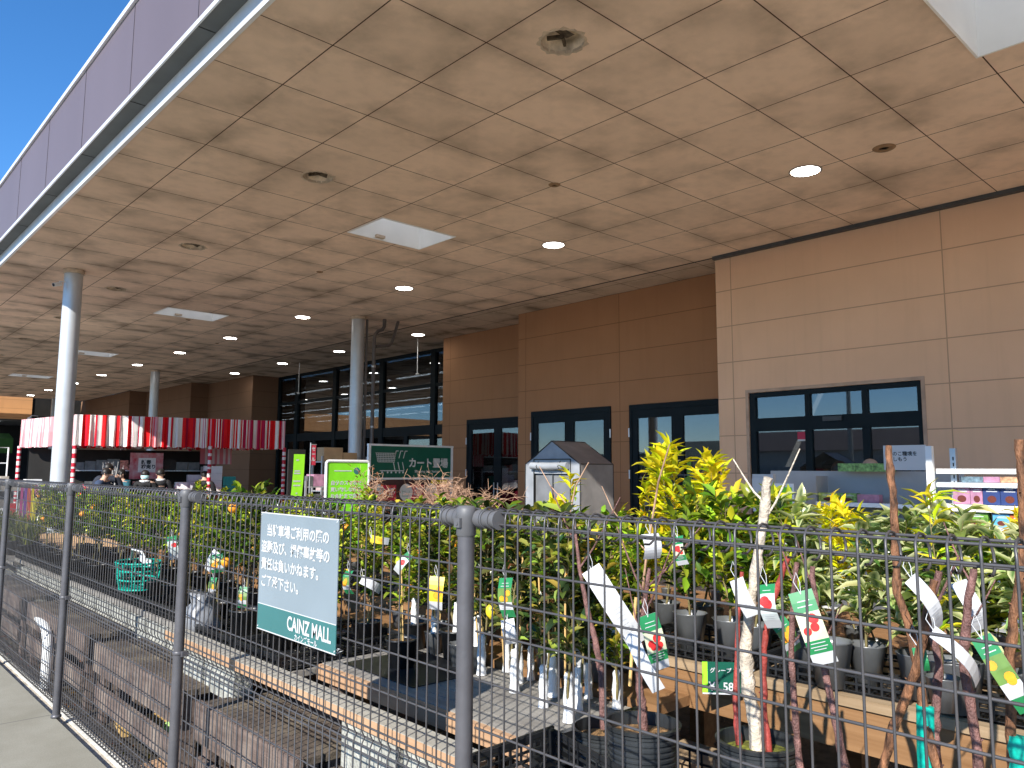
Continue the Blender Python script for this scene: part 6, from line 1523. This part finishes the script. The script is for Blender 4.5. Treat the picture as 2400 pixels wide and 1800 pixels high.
def person(x, y, rot, label, jacket, trousers, H=1.68, lean=0.0, arms='down', mask=None, hat=None, scarf=None, bald=False):
    t = thing('person', label, 'person', (x, y, -0.05), rot); k = H / 1.7
    def V(a, b_, c): return Vector((a * k + lean * max(0, c - 0.95) * k, b_ * k, c * k))   # faces +x
    hx = {'down': (0.06, 0.30, 0.80), 'front': (0.34, 0.16, 1.08), 'up': (0.30, 0.14, 1.30)}[arms]
    ex = {'down': (-0.01, 0.27, 1.08), 'front': (0.05, 0.27, 1.10), 'up': (0.10, 0.27, 1.14)}[arms]
    vs = [V(0, 0, .93), V(0, 0, 1.12), V(-.01, 0, 1.32), V(0, 0, 1.42), V(0.0, 0, 1.49), V(0.015, 0, 1.57), V(0.02, 0, 1.64)]
    ra = [.13, .12, .135, .09, .052, .078, .07]; ed = [(0, 1), (1, 2), (2, 3), (3, 4), (4, 5), (5, 6)]
    for s_ in (-1, 1):
        i = len(vs); vs += [V(0, s_ * .19, 1.38), V(ex[0], s_ * ex[1], ex[2]), V(hx[0], s_ * hx[1], hx[2]), V(hx[0] + .06, s_ * (hx[1] - .01), hx[2] - .03 if arms == 'down' else hx[2] + .02)]
        ra += [.062, .045, .032, .03]; ed += [(3, i), (i, i + 1), (i + 1, i + 2), (i + 2, i + 3)]
        j = len(vs); vs += [V(0, s_ * .09, .86), V(.02, s_ * .10, .48), V(0, s_ * .10, .09), V(.12, s_ * .10, .04)]
        ra += [.095, .06, .045, .04]; ed += [(0, j), (j, j + 1), (j + 1, j + 2), (j + 2, j + 3)]
    skinned('body', vs, ed, [r_ * k for r_ in ra], skin_m, t)
    # clothes: shells around the same joints
    cv = [V(0, 0, .84), V(0, 0, 1.10), V(-.01, 0, 1.32), V(0, 0, 1.425)]; cr = [.165, .155, .165, .10]; ce = [(0, 1), (1, 2), (2, 3)]
    for s_ in (-1, 1):
        i = len(cv); cv += [V(0, s_ * .195, 1.385), V(ex[0], s_ * ex[1], ex[2]), V(hx[0] - .0, s_ * hx[1], hx[2])]; cr += [.085, .065, .05]; ce += [(3, i), (i, i + 1), (i + 1, i + 2)]
    skinned('jacket', cv, ce, [r_ * k for r_ in cr], jacket, t)
    cv = [V(0, 0, .92)]; cr = [.15]; ce = []
    for s_ in (-1, 1):
        j = len(cv); cv += [V(0, s_ * .10, .84), V(.02, s_ * .105, .48), V(0, s_ * .105, .10)]; cr += [.115, .082, .068]; ce += [(0, j), (j, j + 1), (j + 1, j + 2)]
    skinned('trousers', cv, ce, [r_ * k for r_ in cr], trousers, t)
    hc = V(0.005, 0, 1.615)
    b = MB()
    for (a0, a1) in ((-0.25, PI / 2),):
        pr = [(0.096 * k * math.cos(a0 + (a1 - a0) * q / 7) + 0.002, 0.105 * k * math.sin(a0 + (a1 - a0) * q / 7)) for q in range(8)]; b.lathe(pr, c=hc - Vector((0.012 if not bald else 0.035, 0, 0)), n=18)
    if hat: b.lathe([(0.16 * k, 0.02), (0.10 * k, 0.03)], c=hc, n=18)
    b.build('hat' if hat else 'hair', hat or hair_m, t)
    b = MB()
    for s_ in (-1, 1): b.lathe([(0, -0.012), (0.011, 0), (0, 0.012)], c=V(0.088, s_ * 0.032, 1.607), n=8)
    b.build('eyes', ink_m, t)
    b = MB(); c_ = V(0.095, 0, 1.575); b.add([c_ + Vector((0, 0.012, -0.01)), c_ + Vector((0, -0.012, -0.01)), c_ + Vector((0.018, 0, -0.012)), c_ + Vector((-0.006, 0, 0.03))], [(0, 2, 3), (2, 1, 3), (0, 1, 2)]); b.build('nose', skin_m, t)
    b = MB(); b.box(0.0, 0.006, -0.022, 0.022, 0, 0.007, M=Matrix.Translation(V(0.089, 0, 1.545))); b.build('mouth', pm_get('lips', (0.35, 0.12, 0.10)), t)
    for s_ in (-1, 1):
        b = MB(); b.lathe([(0, -0.028), (0.012, -0.01), (0.014, 0.012), (0, 0.028)], c=V(0.01, s_ * 0.082, 1.59), n=8); b.build('ear', skin_m, t)
    if mask:
        b = MB(); pr = [(0.088 * k, -0.055), (0.098 * k, -0.03), (0.099 * k, 0.0), (0.092 * k, 0.015)]
        for i in range(3):
            for q in range(10):
                a, c2 = R(-62 + 12.4 * q), R(-62 + 12.4 * (q + 1)); (r0, z0), (r1, z1) = pr[i], pr[i + 1]; o_ = V(0.012, 0, 1.575)
                b.quad(o_ + Vector((r0 * math.cos(a), r0 * math.sin(a), z0)), o_ + Vector((r0 * math.cos(c2), r0 * math.sin(c2), z0)), o_ + Vector((r1 * math.cos(c2), r1 * math.sin(c2), z1)), o_ + Vector((r1 * math.cos(a), r1 * math.sin(a), z1)), smooth=True)
        b.build('face_mask', mask, t)
    if scarf:
        b = MB(); b.tube([V(0.085 * math.cos(a), 0.09 * math.sin(a), 1.455) for a in [2 * PI * q / 12 for q in range(13)]], 0.03 * k, 8); b.build('collar', scarf, t)
    return t
navyj = pm('jacket_navy', (0.02, 0.025, 0.04), 0.8); blackj = pm('jacket_black', (0.012, 0.012, 0.014), 0.8); tealj = pm('jacket_teal', (0.02, 0.10, 0.14), 0.8)
greyt = pm('trousers_grey', (0.06, 0.06, 0.07), 0.85); whitej = pm('scarf_white', (0.62, 0.62, 0.64), 0.85); maskb = pm('mask_pale_blue', (0.45, 0.72, 0.74), 0.8)
person(4.88, 17.9, R(-100), 'man in dark jacket facing the camera in front of the tent', navyj, greyt, 1.74, 0.06, 'front', bald=True)
person(4.60, 17.6, R(-40), 'person in dark blue jacket bending forward beside the man in front of the tent', pm('jacket_blue', (0.03, 0.05, 0.10), 0.8), greyt, 1.64, 0.28, 'front')
person(5.66, 18.0, R(-110), 'woman with white collar wearing a pale blue face mask in front of the tent', blackj, greyt, 1.60, 0.05, 'front', mask=maskb, scarf=whitej)
person(5.98, 18.0, R(70), 'black haired person with white collar seen from behind at the tent', blackj, greyt, 1.63, 0.03, 'front', scarf=whitej)
person(5.36, 18.5, R(-160), 'person in dark teal coat half hidden at the tent goods', tealj, greyt, 1.62, 0.1, 'down')
person(7.3, 18.9, R(60), 'dark haired person bending at the right side of the tent table', blackj, greyt, 1.58, 0.15, 'front')
person(10.15, 4.22, R(200), 'person in dark coat and beige hat in front of the sliding door', greyt, greyt, 1.80, 0.0, 'front', hat=pm('hat_beige', (0.35, 0.27, 0.22), 0.8))
person(10.3, 4.62, R(120), 'person in navy jacket left of the beige hat at the sliding door', navyj, greyt, 1.78, 0.1, 'front', scarf=whitej)

# ------------------------------------------------------------------ far left odds and ends behind the fence
t = thing('tape_streamer', 'hanging pink, violet and yellow streamers left of the sunlit column', 'streamer', (2.7, 14.6, 0.9)); b = MB()
for k, c in enumerate(((0.6, 0.1, 0.3), (0.25, 0.1, 0.4), (0.75, 0.15, 0.1), (0.8, 0.6, 0.03), (0.75, 0.25, 0.35))): b.quad((k * 0.055, 0, -0.2), (k * 0.055 + 0.045, 0, -0.2), (k * 0.05 + 0.045, 0, 0.42), (k * 0.05, 0, 0.42), col=c)
b.build('ribbon', cloth_m, t, True); b = MB(); b.tube([(-0.05, 0.01, 0.43), (0.35, 0.01, 0.43)], 0.01, 6); b.tube([(-0.03, 0.01, -0.95), (-0.03, 0.01, 0.43)], 0.012, 6); b.tube([(0.33, 0.01, -0.95), (0.33, 0.01, 0.43)], 0.012, 6); b.build('rail', steel_m, t)
t = thing('yellow_sign', 'yellow sign with black marks just left of the sunlit column', 'sign', (2.75, 13.9, -0.05)); b = MB(); b.box(0, 0.26, 0, 0.02, 0.72, 1.18); b.build('board', pm('sign_yellow', (0.62, 0.55, 0.06), 0.5), t)
text('lettering', '特価\n苗木', 0.10, ink_m, t, (0.03, -0.004, 1.02), FACE_FRONT, bold=0.004); b = MB(); b.box(0.12, 0.15, 0.0, 0.02, 0.0, 0.72); b.build('post', oldwood, t)
# grassy pots left
def grass_pot(x, y, z, label, seed, mt_red=False):
    rr = random.Random(seed); t = thing('grass_pot', label, 'potted plant', (x, y, z), 0, 'pots of ornamental grass at the far left'); b = MB()
    for k in range(110):
        a = rr.uniform(0, 6.28); r_ = rr.uniform(0.02, 0.2); h = rr.uniform(0.18, 0.42); c = rr.choice([(0.16, 0.20, 0.04), (0.30, 0.30, 0.06), (0.08, 0.11, 0.03)])
        p0 = Vector((0.03 * math.cos(a), 0.03 * math.sin(a), 0.13)); s_ = Vector((-math.sin(a), math.cos(a), 0)) * 0.005
        p1 = p0 + Vector((math.cos(a) * r_ * .4, math.sin(a) * r_ * .4, h * .7)); p2 = p0 + Vector((math.cos(a) * r_, math.sin(a) * r_, h)); b.add([p0 - s_, p0 + s_, p1 - s_, p1 + s_, p2], [(0, 1, 3, 2), (2, 3, 4)], col=c)
    b.build('foliage', leaf_m, t, True); o = bpy.data.objects.new('pot', BP); C.objects.link(o); o.parent = t
for k in range(7): grass_pot(2.05 + 0.12 * (k % 2), 10.5 + k * 0.33, 0.55, 'pot of thin yellowish grass in the tray row at the far left', k + 40)
t = thing('display_platform', 'far low platform carrying the grass pots', 'deck', (1.9, 10.4, 0)); b = MB(); planks(b, 0, 0.6, 0, 2.8, 0.50, 0.545, 4, 0.01); b.build('top', greywood, t)
for y in (0.1, 2.5): b = MB(); b.box(0.1, 0.5, y, y + 0.19, -0.05, 0.498); b.build('leg', block_m, t)
t = thing('clothes_rail', 'white thin framed rail left of the striped tent', 'rail', (2.4, 20.5, -0.05)); b = MB(); b.tube([(0, 0, 0), (0, 0, 2.1), (1.1, 0, 2.1), (1.1, 0, 0)], 0.018, 8); b.tube([(0, 0, 1.75), (1.1, 0, 1.75)], 0.012, 8); b.build('frame', white_m, t)
b = MB(); b.box(0.2, 0.9, -0.05, 0.05, 1.15, 1.5); b.build('banner_cloth', pm('cloth_white', (0.6, 0.6, 0.6), 0.8), t)
# hanging rods under the recessed soffit
for x, y, z, lb in ((12.1, 16.9, 0.95, 'thin white rod hanging from the recessed soffit near the glazing, right one'), (12.1, 23.6, 1.0, 'thin white rod hanging from the recessed soffit, left one')):
    t = thing('hanging_rod', lb, 'rod', (x, y, ZC)); b = MB(); b.tube([(0, 0, 0), (0, 0, -z)], 0.012, 8); b.build('rod', white_m, t); b = MB(); b.lathe([(0, -z - 0.05), (0.04, -z - 0.04), (0.05, -z), (0, -z + 0.01)], n=12); b.build('sensor_head', white_m, t)
# utility poles across the road (reflected in the doors)
for x, y, h, lb in ((-28, 22, 10, 'utility pole across the parking lot reflected in the middle door'), (-34, 6, 11, 'utility pole across the parking lot reflected in the right door')):
    t = thing('utility_pole', lb, 'pole', (x, y, -0.15)); b = MB(); b.tube([(0, 0, 0), (0, 0, h)], [0.17, 0.11], 12); b.build('pole', block_m, t); b = MB(); b.box(-0.06, 0.06, -1.1, 1.1, h - 0.8, h - 0.68); b.box(-0.06, 0.06, -0.9, 0.9, h - 1.8, h - 1.7); b.build('crossarm', block_m, t)
t = thing('low_house', 'low grey roofed building across the parking lot reflected in the glass', 'building', (-45, 28, -0.15)); b = MB(); b.box(0, 8, -9, 9, 0, 3.4); b.build('wall', pm('house_wall', (0.45, 0.42, 0.38), 0.8), t); b = MB(); b.add([(-0.5, -9.6, 3.41), (8.5, -9.6, 3.41), (8.5, 9.6, 3.41), (-0.5, 9.6, 3.41), (4, -8, 5.2), (4, 8, 5.2)], [(0, 1, 4), (1, 2, 5, 4), (2, 3, 5), (3, 0, 4, 5)]); b.build('roof', pm('roof_tile', (0.14, 0.10, 0.09), 0.7), t)

# teal basket and sacks among the left trays
t = thing('teal_basket', 'teal plastic net basket with white handle standing among the left trays', 'basket', (2.05, 6.55, 0.67))
b = MB()
for k in range(14):
    a = 2 * PI * k / 14; b.tube([(0.13 * math.cos(a), 0.17 * math.sin(a), 0), (0.16 * math.cos(a), 0.21 * math.sin(a), 0.2)], 0.006, 5)
for z, f in ((0.0, 0.13), (0.07, 0.14), (0.14, 0.15), (0.2, 0.16)): b.tube([(f * math.cos(2 * PI * q / 20), f * 1.31 * math.sin(2 * PI * q / 20), z) for q in range(21)], 0.008, 6)
b.lathe([(0.0, 0.004), (0.13, 0.004)], n=20); b.build('basket', teal_m, t)
b = MB(); b.tube([(0, -0.2, 0.2), (-0.02, -0.12, 0.29), (-0.02, 0.12, 0.29), (0, 0.2, 0.2)], 0.009, 8); b.build('handle', white_m, t)
t = thing('plastic_sack', 'crumpled grey plastic sack beside the second nearest fence post', 'sack', (1.93, 4.93, 0.58)); b = MB(); rr = random.Random(6)
n = 14
pr = [(0.02, 0), (0.10, 0.01), (0.12, 0.07), (0.10, 0.15), (0.06, 0.20), (0.075, 0.25), (0.0, 0.23)]
vs = []
for r_, z in pr:
    for k in range(n): w = 1 + 0.22 * math.sin(k * 2.6 + z * 30); vs.append((r_ * w * math.cos(2 * PI * k / n), r_ * w * math.sin(2 * PI * k / n), z + 0.01 * math.sin(k * 3)))
b.add(vs, [(i * n + k, i * n + (k + 1) % n, (i + 1) * n + (k + 1) % n, (i + 1) * n + k) for i in range(len(pr) - 1) for k in range(n)], 0, True)
b.build('sack', pm('sack_grey', (0.22, 0.23, 0.25), 0.35), t)

# two more trees that close the gap between the notice and the nearest post, and loose film pots on the timber table
plant('tallcit', 2.30, 3.30, 0.626, 'leafy citrus tree with light stake right of the notice, on the black mat edge', None, s=0.80, fruits=2)
plant('seed', 2.52, 3.12, 0.626, 'smaller citrus tree behind the black mat, right of the notice', None, s=0.86, fruits=1)
for k, (x, y) in enumerate(((2.93, 1.40), (2.94, 0.98), (2.95, 0.34))):
    t = thing('film_pot', ['loose grey film pot at the table edge below the red fruit tag', 'loose grey film pot at the table edge left of the tall brown stem', 'loose grey film pot at the table edge near the right border'][k], 'pot', (x, y, 0.80), k * 0.7)
    o = bpy.data.objects.new('pot', SP); C.objects.link(o); o.parent = t; o.scale = (1.3, 1.3, 1.3)
